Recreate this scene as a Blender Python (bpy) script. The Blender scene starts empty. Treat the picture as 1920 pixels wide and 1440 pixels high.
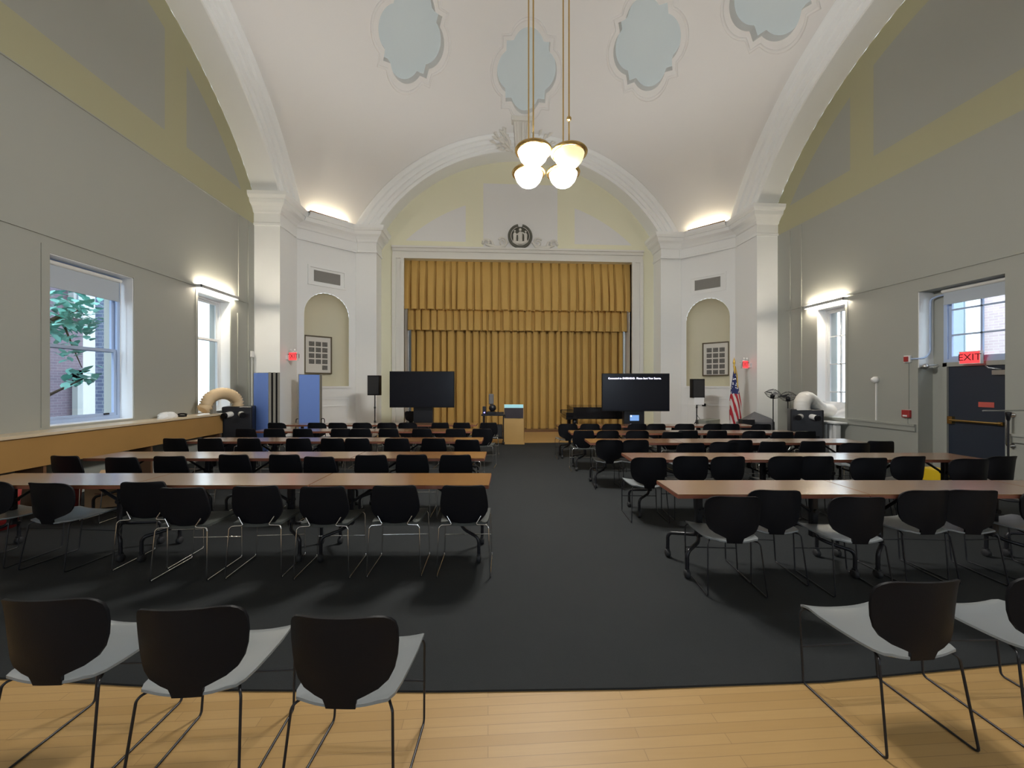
import bpy, bmesh, math, random
from mathutils import Vector, Matrix
from mathutils.geometry import delaunay_2d_cdt
random.seed(11)
PI = math.pi
SC = bpy.context.scene
COL = SC.collection
PSI = math.atan(45/740.0)
CS, SN = math.cos(PSI), math.sin(PSI)
EYE = 1.70
def CH(x, z):
    """row frame (the furniture rows stand slightly askew in the hall) -> hall coordinates"""
    return (x*CS + z*SN, z*CS - x*SN)
XL, XR = -6.35, 8.45          # side walls
AL, AR = -5.67, 7.82          # arch planes of the side walls
YF, YP = 13.30, 13.90         # arch plane and proscenium plane of the stage wall
YB = -1.9                     # rear wall
CX, CY = 1.10, 5.75           # hall centre

# ---------------------------------------------------------------- mesh builder
class MB:
    def __init__(s): s.v=[]; s.f=[]; s.m=[]; s.sm=[]
    def add(s, vs, fs, mi=0, smooth=False):
        b=len(s.v); s.v.extend([tuple(p) for p in vs])
        for f in fs:
            s.f.append([b+i for i in f]); s.m.append(mi); s.sm.append(smooth)
    def box(s, x0,x1,y0,y1,z0,z1, mi=0, M=None):
        vs=[(x0,y0,z0),(x1,y0,z0),(x1,y1,z0),(x0,y1,z0),(x0,y0,z1),(x1,y0,z1),(x1,y1,z1),(x0,y1,z1)]
        if M is not None: vs=[M@Vector(p) for p in vs]
        s.add(vs,[(3,2,1,0),(4,5,6,7),(0,1,5,4),(1,2,6,5),(2,3,7,6),(3,0,4,7)],mi)
        return s
    def rbox(s, x0,x1,y0,y1,z0,z1, r=.01, mi=0, M=None, seg=3):
        """box with rounded vertical edges and eased top and bottom"""
        pts=[]
        for cx,cy,a0 in ((x1-r,y1-r,0),(x0+r,y1-r,PI/2),(x0+r,y0+r,PI),(x1-r,y0+r,1.5*PI)):
            for k in range(seg+1):
                a=a0+PI/2*k/seg; pts.append((cx,cy,a))
        e=min(r,(z1-z0)*.3)*.5
        rings=[]
        for z,d in ((z0,e),(z0+e,0),(z1-e,0),(z1,e)):
            rings.append([(cx+(r-d)*math.cos(a),cy+(r-d)*math.sin(a),z) for cx,cy,a in pts])
        n=len(pts); vs=[p for rg in rings for p in rg]
        if M is not None: vs=[M@Vector(p) for p in vs]
        fs=[]
        for k in range(3):
            for i in range(n):
                j=(i+1)%n; fs.append((k*n+i,k*n+j,(k+1)*n+j,(k+1)*n+i))
        fs.append(tuple(range(n-1,-1,-1))); fs.append(tuple(range(3*n,4*n)))
        s.add(vs,fs,mi); return s
    def tube(s, path, r, seg=8, mi=0, closed=False, cap=True):
        P=[Vector(p) for p in path]; n=len(P)
        rr=r if isinstance(r,(list,tuple)) else [r]*n
        vs=[]; up=None
        for i in range(n):
            a=P[i-1] if (i>0 or closed) else P[i]; b=P[(i+1)%n] if (i<n-1 or closed) else P[i]
            t=(b-a)
            if t.length<1e-9: t=Vector((0,0,1))
            t.normalize()
            if up is None:
                up=Vector((0,0,1)) if abs(t.z)<.9 else Vector((1,0,0))
            u=up-t*up.dot(t)
            if u.length<1e-6: u=Vector((1,0,0))-t*t.x
            u.normalize(); up=u; w=t.cross(u)
            for k in range(seg):
                q=2*PI*k/seg; vs.append(P[i]+(u*math.cos(q)+w*math.sin(q))*rr[i])
        fs=[]
        m=n if closed else n-1
        for i in range(m):
            for k in range(seg):
                a=i*seg+k; b=i*seg+(k+1)%seg; c=((i+1)%n)*seg+(k+1)%seg; d=((i+1)%n)*seg+k
                fs.append((a,b,c,d))
        s.add(vs,fs,mi,True)
        if cap and not closed:
            s.add(vs[:seg],[tuple(range(seg-1,-1,-1))],mi); s.add(vs[-seg:],[tuple(range(seg))],mi)
        return s
    def cyl(s, p0, p1, r, seg=12, mi=0, r1=None):
        return s.tube([p0,p1],[r, r if r1 is None else r1],seg,mi)
    def lathe(s, prof, seg=24, mi=0, c=(0,0,0), M=None, cap=False):
        vs=[]; n=len(prof)
        for r,z in prof:
            for k in range(seg):
                q=2*PI*k/seg; p=Vector((r*math.cos(q),r*math.sin(q),z))
                if M is not None: p=M@p
                vs.append(p+Vector(c))
        fs=[]
        for i in range(n-1):
            for k in range(seg):
                fs.append((i*seg+k,i*seg+(k+1)%seg,(i+1)*seg+(k+1)%seg,(i+1)*seg+k))
        s.add(vs,fs,mi,True)
        if cap: s.add(vs[:seg],[tuple(range(seg-1,-1,-1))],mi); s.add(vs[-seg:],[tuple(range(seg))],mi)
        return s
    def prism(s, poly, z0, z1, mi=0, M=None):
        n=len(poly); vs=[Vector((x,y,z0)) for x,y in poly]+[Vector((x,y,z1)) for x,y in poly]
        if M is not None: vs=[M@p for p in vs]
        fs=[tuple(range(n-1,-1,-1)),tuple(range(n,2*n))]+[(i,(i+1)%n,n+(i+1)%n,n+i) for i in range(n)]
        s.add(vs,fs,mi); return s
    def grid(s, rows, mi=0, smooth=True, closed_u=False):
        """rows: list of equal length point rows"""
        n=len(rows[0]); vs=[p for r in rows for p in r]; fs=[]
        for i in range(len(rows)-1):
            for k in range(n if closed_u else n-1):
                fs.append((i*n+k,i*n+(k+1)%n,(i+1)*n+(k+1)%n,(i+1)*n+k))
        s.add(vs,fs,mi,smooth); return s
    def shell(s, rows, off, mi=0):
        """closed plate: a grid and its copy moved by off, joined round the rim"""
        o=Vector(off); a=[[Vector(p) for p in r] for r in rows]; b=[[p+o for p in r] for r in a]
        s.grid(a,mi); s.grid([list(reversed(r)) for r in b],mi)
        rim=a[0][:]+[r[-1] for r in a[1:]]+list(reversed(a[-1][:-1]))+[r[0] for r in reversed(a[1:-1])]
        n=len(rim); vs=rim+[p+o for p in rim]
        s.add(vs,[(i,n+i,n+(i+1)%n,(i+1)%n) for i in range(n)],mi,True); return s
    def sphere(s, c, r, seg=16, rings=8, mi=0, sc=(1,1,1)):
        prof=[(max(1e-4,r*math.sin(PI*i/rings)),-r*math.cos(PI*i/rings)) for i in range(rings+1)]
        return s.lathe(prof,seg,mi,c,Matrix.Diagonal((sc[0],sc[1],sc[2])))
    def build(s, name, mats, parent=None, loc=None, rz=0, fix=True):
        me=bpy.data.meshes.new(name); me.from_pydata(s.v,[],s.f)
        if not isinstance(mats,(list,tuple)): mats=[mats]
        for m in mats: me.materials.append(m)
        me.polygons.foreach_set('material_index',s.m); me.polygons.foreach_set('use_smooth',s.sm)
        if fix:
            bm=bmesh.new(); bm.from_mesh(me); bmesh.ops.recalc_face_normals(bm,faces=bm.faces); bm.to_mesh(me); bm.free()
        me.update()
        o=bpy.data.objects.new(name,me); COL.objects.link(o)
        if parent is not None: o.parent=parent
        if loc is not None: o.location=loc
        if rz: o.rotation_euler=(0,0,rz)
        return o
def tag(o, label, cat, group=None, kind=None):
    o['label']=label; o['category']=cat
    if group: o['group']=group
    if kind: o['kind']=kind
    return o
def thing(name, label, cat, loc=(0,0,0), rz=0, group=None, kind=None):
    o=bpy.data.objects.new(name,None); COL.objects.link(o); o.empty_display_size=.1
    o.location=loc; o.rotation_euler=(0,0,rz)
    return tag(o,label,cat,group,kind)
def kids(o, table):
    return table.get(o.name,[])
def copy_tree(root, loc, rz, label, group=None):
    def cp(o, parent):
        c=o.copy(); COL.objects.link(c)
        if parent is not None: c.parent=parent
        for ch in CHILD.get(o.name,[]): cp(ch,c)
        return c
    r=cp(root,None); r.location=loc; r.rotation_euler=(0,0,rz); r['label']=label
    if group: r['group']=group
    return r
CHILD={}
def index(root, objs):
    for o in objs: CHILD.setdefault(o.parent.name,[]).append(o)
def arc(c, r, a0, a1, n, ax='xz', k=0):
    out=[]
    for i in range(n+1):
        a=a0+(a1-a0)*i/n; p=r*math.cos(a); q=r*math.sin(a)
        out.append({'xz':(c[0]+p,k,c[1]+q),'yz':(k,c[0]+p,c[1]+q),'xy':(c[0]+p,c[1]+q,k)}[ax])
    return out
def fillet(pts, r, seg=5):
    """polyline with rounded corners"""
    P=[Vector(p) for p in pts]; out=[P[0]]
    for i in range(1,len(P)-1):
        a=(P[i-1]-P[i]); b=(P[i+1]-P[i]); d=min(r,a.length*.45,b.length*.45)
        p0=P[i]+a.normalized()*d; p1=P[i]+b.normalized()*d
        for k in range(seg+1):
            t=k/seg; out.append(p0*(1-t)**2+P[i]*2*t*(1-t)+p1*t*t)
    out.append(P[-1]); return out

# ---------------------------------------------------------------- materials
def mat(name, col, rough=.6, metal=0, spec=.5, emit=None, es=0, bump=0, bscale=60, var=0, vscale=3, coat=0, alpha=1):
    m=bpy.data.materials.new(name); m.use_nodes=True; nt=m.node_tree; b=nt.nodes['Principled BSDF']
    b.inputs['Base Color'].default_value=(*col,1); b.inputs['Roughness'].default_value=rough
    b.inputs['Metallic'].default_value=metal; b.inputs['Specular IOR Level'].default_value=spec
    if coat: b.inputs['Coat Weight'].default_value=coat; b.inputs['Coat Roughness'].default_value=.15
    if emit: b.inputs['Emission Color'].default_value=(*emit,1); b.inputs['Emission Strength'].default_value=es
    if bump or var:
        tc=nt.nodes.new('ShaderNodeTexCoord')
    if bump:
        n=nt.nodes.new('ShaderNodeTexNoise'); n.inputs['Scale'].default_value=bscale; n.inputs['Detail'].default_value=4
        bp=nt.nodes.new('ShaderNodeBump'); bp.inputs['Strength'].default_value=bump; bp.inputs['Distance'].default_value=.01
        nt.links.new(tc.outputs['Object'],n.inputs['Vector']); nt.links.new(n.outputs['Fac'],bp.inputs['Height']); nt.links.new(bp.outputs['Normal'],b.inputs['Normal'])
    if var:
        n=nt.nodes.new('ShaderNodeTexNoise'); n.inputs['Scale'].default_value=vscale; n.inputs['Detail'].default_value=5
        mx=nt.nodes.new('ShaderNodeMix'); mx.data_type='RGBA'
        mx.inputs['A'].default_value=(*[c*(1-var) for c in col],1); mx.inputs['B'].default_value=(*[min(1,c*(1+var)) for c in col],1)
        nt.links.new(tc.outputs['Object'],n.inputs['Vector']); nt.links.new(n.outputs['Fac'],mx.inputs['Factor']); nt.links.new(mx.outputs['Result'],b.inputs['Base Color'])
    return m
class NG:
    """small node-graph helper"""
    def __init__(s,name,rough=.6,spec=.5):
        s.m=bpy.data.materials.new(name); s.m.use_nodes=True; s.nt=s.m.node_tree; s.b=s.nt.nodes['Principled BSDF']
        s.b.inputs['Roughness'].default_value=rough; s.b.inputs['Specular IOR Level'].default_value=spec
    def n(s,t,**k):
        x=s.nt.nodes.new(t)
        for a,v in k.items(): setattr(x,a,v)
        return x
    def put(s,sock,v):
        if hasattr(v,'node'): s.nt.links.new(v,sock)
        else: sock.default_value=v
    def math(s,op,a,b=0,c=0):
        x=s.n('ShaderNodeMath',operation=op); s.put(x.inputs[0],a); s.put(x.inputs[1],b); s.put(x.inputs[2],c); return x.outputs[0]
    def band(s,v,lo,hi): return s.math('MULTIPLY',s.math('GREATER_THAN',v,lo),s.math('LESS_THAN',v,hi))
    def both(s,a,b): return s.math('MULTIPLY',a,b)
    def either(s,a,b): return s.math('MAXIMUM',a,b)
    def mix(s,f,a,b):
        x=s.n('ShaderNodeMix',data_type='RGBA'); s.put(x.inputs['Factor'],f)
        for k,v in (('A',a),('B',b)):
            if hasattr(v,'node'): s.nt.links.new(v,x.inputs[k])
            else: x.inputs[k].default_value=(*v,1)
        return x.outputs['Result']
    def obj(s):
        t=s.n('ShaderNodeTexCoord'); sp=s.n('ShaderNodeSeparateXYZ'); s.nt.links.new(t.outputs['Object'],sp.inputs[0]); return t.outputs['Object'],sp.outputs
    def noise(s,vec,scale,detail=4):
        x=s.n('ShaderNodeTexNoise'); x.inputs['Scale'].default_value=scale; x.inputs['Detail'].default_value=detail; s.nt.links.new(vec,x.inputs['Vector']); return x.outputs['Fac']
    def color(s,c): s.put(s.b.inputs['Base Color'],c if hasattr(c,'node') else (*c,1))
    def bump(s,h,strength=.2,dist=.01):
        x=s.n('ShaderNodeBump'); x.inputs['Strength'].default_value=strength; x.inputs['Distance'].default_value=dist
        s.nt.links.new(h,x.inputs['Height']); s.nt.links.new(x.outputs['Normal'],s.b.inputs['Normal'])

GREY=(.345,.352,.315); CREAM=(.40,.385,.245); WHITE=(.86,.875,.88)
M={}
M['white']=mat('white_plaster',WHITE,.65,bump=.06,bscale=8)
M['grey']=mat('grey_wall_paint',GREY,.6,bump=.05,bscale=6)
M['ceil']=mat('ceiling_plaster',(.77,.755,.74),.7,bump=.08,bscale=3)
M['cream']=mat('cream_paint',CREAM,.6,bump=.05,bscale=6)
M['niche']=mat('niche_cream',(.68,.65,.50),.6)
M['trimw']=mat('white_trim_paint',(.76,.75,.71),.45)
M['black']=mat('black_plastic',(.007,.007,.009),.5,spec=.16,bump=.1,bscale=250)
M['seatg']=mat('dark_grey_seat_plastic',(.235,.255,.265),.36)
M['seatA']=mat('charcoal_seat_fabric',(.055,.06,.055),.7,bump=.2,bscale=300)
M['blackm']=mat('black_metal',(.02,.02,.024),.35,metal=.3)
M['chrome']=mat('chrome',(.72,.72,.72),.16,metal=1)
M['steel']=mat('brushed_steel',(.5,.5,.5),.35,metal=1)
M['brass']=mat('brass',(.62,.42,.16),.25,metal=1)
M['rubber']=mat('rubber',(.018,.018,.02),.7)
M['edge']=mat('dark_red_table_edge',(.22,.075,.045),.4)
M['oak']=mat('ledge_front_wood',(.40,.225,.075),.35,var=.12,vscale=2)
M['oaktop']=mat('ledge_top_laminate',(.66,.54,.38),.3,var=.05)
M['lectern']=mat('lectern_wood',(.50,.31,.11),.4,var=.08,vscale=3)
M['darkpanel']=mat('dark_screen_panel',(.035,.025,.03),.3)
M['screen']=mat('television_screen',(.006,.007,.012),.25,spec=.25)
M['navy']=mat('blue_partition_fabric',(.18,.31,.78),.8,bump=.2,bscale=200)
M['tan']=mat('partition_edge_vinyl',(.30,.29,.26),.6)
M['piano']=mat('black_piano_lacquer',(.012,.011,.012),.12)
M['ivory']=mat('ivory',(.8,.77,.68),.35)
M['vent']=mat('vent_metal',(.27,.26,.245),.5)
M['blind']=mat('roller_shade_fabric',(.45,.50,.56),.8)
M['vinyl']=mat('white_vinyl',(.80,.80,.79),.35)
M['duct']=mat('tan_flexible_duct',(.80,.60,.36),.5)
M['ductw']=mat('white_flexible_duct',(.82,.80,.76),.4)
M['plastic_sheet']=mat('translucent_white_sheet',(.85,.86,.88),.3)
M['cover']=mat('grey_dust_cover',(.16,.16,.17),.85)
M['bench']=mat('grey_green_bench',(.30,.31,.27),.6)
M['yellow']=mat('yellow_plastic',(.70,.48,.02),.4)
M['card']=mat('brown_cardboard',(.52,.36,.21),.8)
M['redpl']=mat('red_plastic',(.35,.03,.03),.45)
M['redsign']=mat('lit_red_sign',(.7,.05,.06),.4,emit=(1,.07,.08),es=.42)
M['redtext']=mat('dark_red_lettering',(.16,.01,.015),.5)
M['redlabel']=mat('red_door_sticker',(.55,.10,.08),.6)
M['pinktext']=mat('pale_red_lettering',(.75,.38,.33),.6)
M['paper']=mat('white_paper',(.85,.85,.86),.7)
M['door']=mat('dark_navy_door_paint',(.022,.03,.048),.4)
M['pewter']=mat('dark_pewter_relief',(.11,.11,.09),.45)
M['relief']=mat('white_relief_plaster',(.72,.70,.65),.5)
M['gold']=mat('gold',(.70,.46,.10),.3,metal=.9)
M['woodpole']=mat('dark_wood_pole',(.16,.08,.04),.35)
M['framew']=mat('dark_bronze_frame',(.10,.075,.04),.35)
M['mat']=mat('white_picture_mat',(.74,.72,.67),.15,spec=.6)
M['photo']=mat('monochrome_photograph',(.16,.155,.145),.2,var=.7,vscale=22)
M['bulb']=mat('lit_glass_bowl',(.9,.88,.8),.3,emit=(1,.95,.82),es=9)
M['bulbdim']=mat('dim_cream_glass_bowl',(.16,.135,.075),.3,emit=(1,.84,.47),es=.52)
M['tubewarm']=mat('lit_fluorescent_tube',(.9,.9,.85),.4,emit=(1,.88,.70),es=120)
M['tubecove']=mat('lit_cove_tube',(.9,.9,.85),.4,emit=(1,.87,.62),es=40)
M['led']=mat('blue_led',(.1,.1,.8),.4,emit=(.12,.1,1),es=10)
M['glow']=mat('lit_screen_text',(.8,.8,1),.4,emit=(.75,.75,1),es=2.2)
M['tablet']=mat('lit_tablet_screen',(.05,.1,.2),.3,emit=(.09,.17,.34),es=1)
M['cyan']=mat('pale_cyan_panel',(.30,.55,.60),.4,emit=(.30,.60,.66),es=.25)
M['sky_pane']=mat('frosted_skylight_glass',(.40,.43,.43),.6,emit=(.60,.68,.68),es=.10)
M['leaf']=mat('green_leaf',(.22,.52,.44),.55,var=.35,vscale=9)
M['bark']=mat('bark',(.10,.07,.05),.9)
M['stone']=mat('pale_limestone',(.30,.31,.30),.8,var=.08)
M['mirrorw']=mat('exterior_window_pane',(.20,.26,.30),.15)
M['asphalt']=mat('asphalt',(.12,.12,.12),.9)
M['jamb']=mat('white_jamb_paint',(.86,.87,.87),.35)
M['winwhite']=mat('white_window_frame',(.72,.73,.74),.4)
M['winblue']=mat('blue_grey_window_frame',(.42,.52,.72),.4)
# clear glass: mostly straight-through with a weak mirror reflection
def glass():
    m=bpy.data.materials.new('window_glass'); m.use_nodes=True; nt=m.node_tree; nt.nodes.clear()
    o=nt.nodes.new('ShaderNodeOutputMaterial'); t=nt.nodes.new('ShaderNodeBsdfTransparent'); g=nt.nodes.new('ShaderNodeBsdfGlossy')
    t.inputs[0].default_value=(.93,.96,.97,1); g.inputs['Roughness'].default_value=.02
    x=nt.nodes.new('ShaderNodeMixShader'); x.inputs[0].default_value=.05
    nt.links.new(t.outputs[0],x.inputs[1]); nt.links.new(g.outputs[0],x.inputs[2]); nt.links.new(x.outputs[0],o.inputs[0]); return m
M['glass']=glass()
def woodfloor():
    g=NG('maple_strip_floor',.45,.32); vec,sp=g.obj()
    b=g.n('ShaderNodeTexBrick'); b.offset=.37; b.inputs['Scale'].default_value=1; b.inputs['Brick Width'].default_value=1.15; b.inputs['Row Height'].default_value=.058
    b.inputs['Mortar Size'].default_value=.0014; b.inputs['Mortar Smooth'].default_value=.3; b.inputs['Bias'].default_value=0
    b.inputs['Color1'].default_value=(.44,.268,.098,1); b.inputs['Color2'].default_value=(.52,.33,.132,1); b.inputs['Mortar'].default_value=(.27,.16,.07,1)
    g.nt.links.new(vec,b.inputs['Vector'])
    mp=g.n('ShaderNodeMapping'); mp.inputs['Scale'].default_value=(1.5,22,1); g.nt.links.new(vec,mp.inputs['Vector'])
    f=g.noise(mp.outputs[0],3,5)
    c=g.mix(g.math('MULTIPLY',f,.45),b.outputs['Color'],(.37,.22,.085)); g.color(c); return g.m
M['wood']=woodfloor()
def carpet():
    g=NG('charcoal_blue_carpet',.85,.18); vec,sp=g.obj()
    f=g.noise(vec,1.3,3); f2=g.noise(vec,260,2)
    c=g.mix(f,(.016,.018,.019),(.023,.025,.026)); c2=g.mix(g.math('MULTIPLY',f2,.7),c,(.033,.036,.038)); g.color(c2); g.bump(f2,.5,.004); return g.m
M['carpet']=carpet()
def laminate():
    g=NG('cherry_laminate_table_top',.22,.5); vec,sp=g.obj()
    mp=g.n('ShaderNodeMapping'); mp.inputs['Scale'].default_value=(1.2,16,16); g.nt.links.new(vec,mp.inputs['Vector'])
    g.b.inputs['IOR'].default_value=1.75; g.b.inputs['Coat Weight'].default_value=.8; g.b.inputs['Coat Roughness'].default_value=.2
    f=g.noise(mp.outputs[0],4,5); g.color(g.mix(f,(.20,.090,.032),(.245,.115,.044))); return g.m
M['lam']=laminate()
def curtain_mat():
    g=NG('gold_velour_curtain',.75,.2); vec,sp=g.obj(); f=g.noise(vec,120,2); f2=g.noise(vec,1.2,3)
    g.color(g.mix(f2,(.54,.335,.10),(.60,.385,.125))); g.bump(f,.15,.004); return g.m
M['curtain']=curtain_mat()
def brick(name,c1,c2,mortar,scale=1.0,axes='yz'):
    g=NG(name,.85); vec,sp=g.obj(); cb=g.n('ShaderNodeCombineXYZ')
    for i,a in enumerate(axes): g.nt.links.new(sp[a.upper()],cb.inputs[i])
    b=g.n('ShaderNodeTexBrick'); b.inputs['Scale'].default_value=scale; b.inputs['Brick Width'].default_value=.22; b.inputs['Row Height'].default_value=.075; b.inputs['Mortar Size'].default_value=.008
    b.inputs['Color1'].default_value=(*c1,1); b.inputs['Color2'].default_value=(*c2,1); b.inputs['Mortar'].default_value=(*mortar,1)
    g.nt.links.new(cb.outputs[0],b.inputs['Vector']); g.color(b.outputs['Color']); return g.m
M['brickL']=brick('dusky_red_brick',(.10,.075,.10),(.125,.09,.115),(.15,.13,.15))
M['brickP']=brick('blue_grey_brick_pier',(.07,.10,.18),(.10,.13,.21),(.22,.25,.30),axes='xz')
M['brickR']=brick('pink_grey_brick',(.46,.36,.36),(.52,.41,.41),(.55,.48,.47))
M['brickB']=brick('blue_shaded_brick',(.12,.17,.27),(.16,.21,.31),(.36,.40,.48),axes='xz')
def side_paint(name, zc, R):
    """grey wall with cream painted bands: a string band, two uprights and a border along the arch"""
    g=NG(name,.6); vec,sp=g.obj(); y,z=sp['Y'],sp['Z']
    dy=g.math('ABSOLUTE',g.math('SUBTRACT',y,CY)); above=g.math('GREATER_THAN',z,6.04)
    d=g.math('SQRT',g.math('ADD',g.math('POWER',dy,2),g.math('POWER',g.math('SUBTRACT',z,zc),2)))
    k=g.either(g.band(z,6.04,6.70),g.both(g.band(dy,2.42,2.98),above)); k=g.either(k,g.both(g.math('GREATER_THAN',d,R-.52),above))
    g.color(g.mix(k,GREY,CREAM)); g.bump(g.noise(vec,5,3),.06,.01); return g.m
M['sidewall']=side_paint('painted_side_wall',3.33,6.41)
def front_paint():
    g=NG('painted_stage_wall',.6); vec,sp=g.obj(); x,z=sp['X'],sp['Z']
    dx=g.math('ABSOLUTE',g.math('SUBTRACT',x,1.15))
    d=g.math('SQRT',g.math('ADD',g.math('POWER',dx,2),g.math('POWER',g.math('SUBTRACT',z,2.5),2)))
    k=g.both(g.band(dx,-1,1.315),g.band(z,6.45,8.75))
    k=g.either(k,g.both(g.both(g.band(dx,1.93,4.1),g.math('GREATER_THAN',z,6.68)),g.math('LESS_THAN',d,5.79)))
    g.color(g.mix(k,(.80,.785,.605),(.77,.77,.765))); return g.m
M['frontwall']=front_paint()
def flag_mat():
    g=NG('flag_cloth',.7,.2); vec,sp=g.obj(); x,z=sp['X'],sp['Z']
    q=g.math('ADD',g.math('MULTIPLY',x,7.0),g.math('MULTIPLY',z,1.6))
    st=g.math('GREATER_THAN',g.math('FRACT',g.math('MULTIPLY',q,1.25)),.5)
    red=g.mix(st,(.72,.68,.66),(.48,.035,.05))
    v=g.n('ShaderNodeTexVoronoi'); v.inputs['Scale'].default_value=15; g.nt.links.new(vec,v.inputs['Vector'])
    stars=g.mix(g.math('LESS_THAN',v.outputs['Distance'],.32),(.035,.045,.15),(.75,.75,.78))
    gold=g.math('GREATER_THAN',z,1.99)
    c=g.mix(g.math('GREATER_THAN',z,1.42),red,stars); g.color(c); return g.m
M['flag']=flag_mat()
EXPOSURE=1.06
# ================================================================ THE ROOM
def inpoly(p, poly):
    x,y=p; c=False; n=len(poly)
    for i in range(n):
        x1,y1=poly[i]; x2,y2=poly[(i+1)%n]
        if (y1>y)!=(y2>y) and x<(x2-x1)*(y-y1)/(y2-y1)+x1: c=not c
    return c
def cdt(bound, holes=(), extra=()):
    vs=[Vector(p) for p in bound]; es=[(i,(i+1)%len(bound)) for i in range(len(bound))]
    for h in holes:
        b=len(vs); vs+= [Vector(p) for p in h]; es+=[(b+i,b+(i+1)%len(h)) for i in range(len(h))]
    vs+=[Vector(p) for p in extra]
    r=delaunay_2d_cdt(vs,es,[],0,1e-6); V=r[0]; F=[]
    for f in r[2]:
        c=((V[f[0]].x+V[f[1]].x+V[f[2]].x)/3,(V[f[0]].y+V[f[1]].y+V[f[2]].y)/3)
        if inpoly(c,bound) and not any(inpoly(c,h) for h in holes): F.append(tuple(f))
    return [(v.x,v.y) for v in V],F
def slab(mb, bound, holes, to3, back3, mi=0, edge=True, extra=()):
    """a flat wall of real thickness with openings; to3/back3 map plan points to the two faces"""
    V,F=cdt(bound,holes,extra)
    mb.add([to3(p) for p in V],F,mi); mb.add([back3(p) for p in V],[tuple(reversed(f)) for f in F],mi)
    for loop in ([bound] if edge else [])+list(holes):
        n=len(loop); mb.add([to3(p) for p in loop]+[back3(p) for p in loop],[(i,(i+1)%n,n+(i+1)%n,n+i) for i in range(n)],mi)
def rect(a,b,c,d): return [(a,c),(b,c),(b,d),(a,d)]
def S(o, label, cat): return tag(o,label,cat,kind='structure')

# floor and carpet
S(MB().box(XL-.6,XR+.6,YB-.4,15.6,-.12,0).build('floor',M['wood']),'pale maple strip floor of the hall','floor')
fe=[(XL+.02,2.66),(-4.6,2.60),(-2.73,2.44),(-1.5,2.28),(-.29,2.195),(.8,2.15),(1.91,2.135),(3.31,2.21),(5,2.36),(XR-.02,2.75)]
cb=fe+[(XR-.02,11.27),(XL+.02,11.27)]
mb=MB(); V,F=cdt(cb); mb.add([(x,y,.012) for x,y in V],F); n=len(cb); mb.add([(x,y,.012) for x,y in cb]+[(x,y,.0) for x,y in cb],[(i,(i+1)%n,n+(i+1)%n,n+i) for i in range(n)])
tag(mb.build('carpet',M['carpet']),'dark charcoal carpet covering the middle of the hall floor','carpet')
KZ=.012   # carpet surface

# ---- side walls with arch tops
SZ,SR=3.33,6.41            # side arch: centre height, radius
def side_arch(r=SR, z0=6.8, n=40, zc=SZ):
    h=math.sqrt(r*r-(z0-zc)**2); a0=math.atan2(z0-zc,h)
    return [(CY+r*math.cos(a0+(PI-2*a0)*i/n), zc+r*math.sin(a0+(PI-2*a0)*i/n)) for i in range(n+1)]
SPY=side_arch()[0][0]-CY   # half span at the springing
W1=rect(6.12,7.48,1.08,3.60); W2=rect(9.05,10.15,1.06,3.72)
W3=rect(8.85,9.66,.88,3.60); W4=rect(5.96,7.27,0.0,3.51)
bound=[(CY-SPY,0),(CY+SPY,0)]+side_arch()
mb=MB(); slab(mb,bound,[W1,W2],lambda p:(XL,p[0],p[1]),lambda p:(XL-.5,p[0],p[1]))
S(mb.build('wall_left',M['sidewall']),'grey side wall with cream bands above the wooden window ledge','wall')
b2=[(CY-SPY,0),(5.96,0),(5.96,3.51),(7.27,3.51),(7.27,0),(CY+SPY,0)]+side_arch()
mb=MB(); slab(mb,b2,[W3],lambda p:(XR,p[0],p[1]),lambda p:(XR+.55,p[0],p[1]))
S(mb.build('wall_right',M['sidewall']),'grey side wall with cream bands around the dark exit door','wall')

# ---- dome
DS=1.055; DZ=3.907; DR2=89.2
def dome(x,y): return DZ+math.sqrt(max(.01,DR2-(x-CX)**2-((y-CY)/DS)**2))
OXL,OXR,OY=CX-AL,AR-CX,YF-CY
R68=DR2-(6.8-DZ)**2
def ring_pts(sx,sy,n=8):
    ox=OXR if sx>0 else OXL
    a0=math.atan2(math.sqrt(R68-ox*ox),ox); a1=math.atan2(OY/DS,math.sqrt(R68-(OY/DS)**2)); r=math.sqrt(R68)
    return [(CX+sx*r*math.cos(a0+(a1-a0)*i/n), CY+sy*DS*r*math.sin(a0+(a1-a0)*i/n)) for i in range(n+1)]
def edge_fill(a,b,n=36): return [(a[0]+(b[0]-a[0])*i/n,a[1]+(b[1]-a[1])*i/n) for i in range(1,n)]
q1=ring_pts(1,1); q2=list(reversed(ring_pts(-1,1))); q3=ring_pts(-1,-1); q4=list(reversed(ring_pts(1,-1)))
db=q1+edge_fill(q1[-1],q2[0])+q2+edge_fill(q2[-1],q3[0])+q3+edge_fill(q3[-1],q4[0])+q4+edge_fill(q4[-1],q1[0])
def quatre(a0=0,k=1.0,n=96):
    out=[]
    for i in range(n):
        a=2*PI*i/n; r=0
        for q in range(4):
            t=a-q*PI/2; d,rad=.45,.50; s=rad*rad-(d*math.sin(t))**2
            if math.cos(t)>0 and s>0: r=max(r,d*math.cos(t)+math.sqrt(s))
        r=max(r,.665/max(abs(math.cos(a)),abs(math.sin(a))))
        out.append((r*k*math.cos(a),r*k*math.sin(a)))
    return out
SKY=[]
for ang,rad in ((121.1,6.15),(89.2,6.26),(56.9,6.13),(29.5,6.32)):
    a=math.radians(ang); x,y=CX+rad*math.cos(a),CY+rad*math.sin(a); z=dome(x,y)
    nrm=Vector((-(x-CX)/(z-DZ),-(y-CY)/DS**2/(z-DZ),-1)).normalized()   # into the room
    rv=Vector((x-CX,y-CY,0)).normalized(); tv=nrm.cross(rv).normalized(); mv=tv.cross(nrm).normalized()
    SKY.append((Vector((x,y,z)),nrm,tv,mv))
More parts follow.
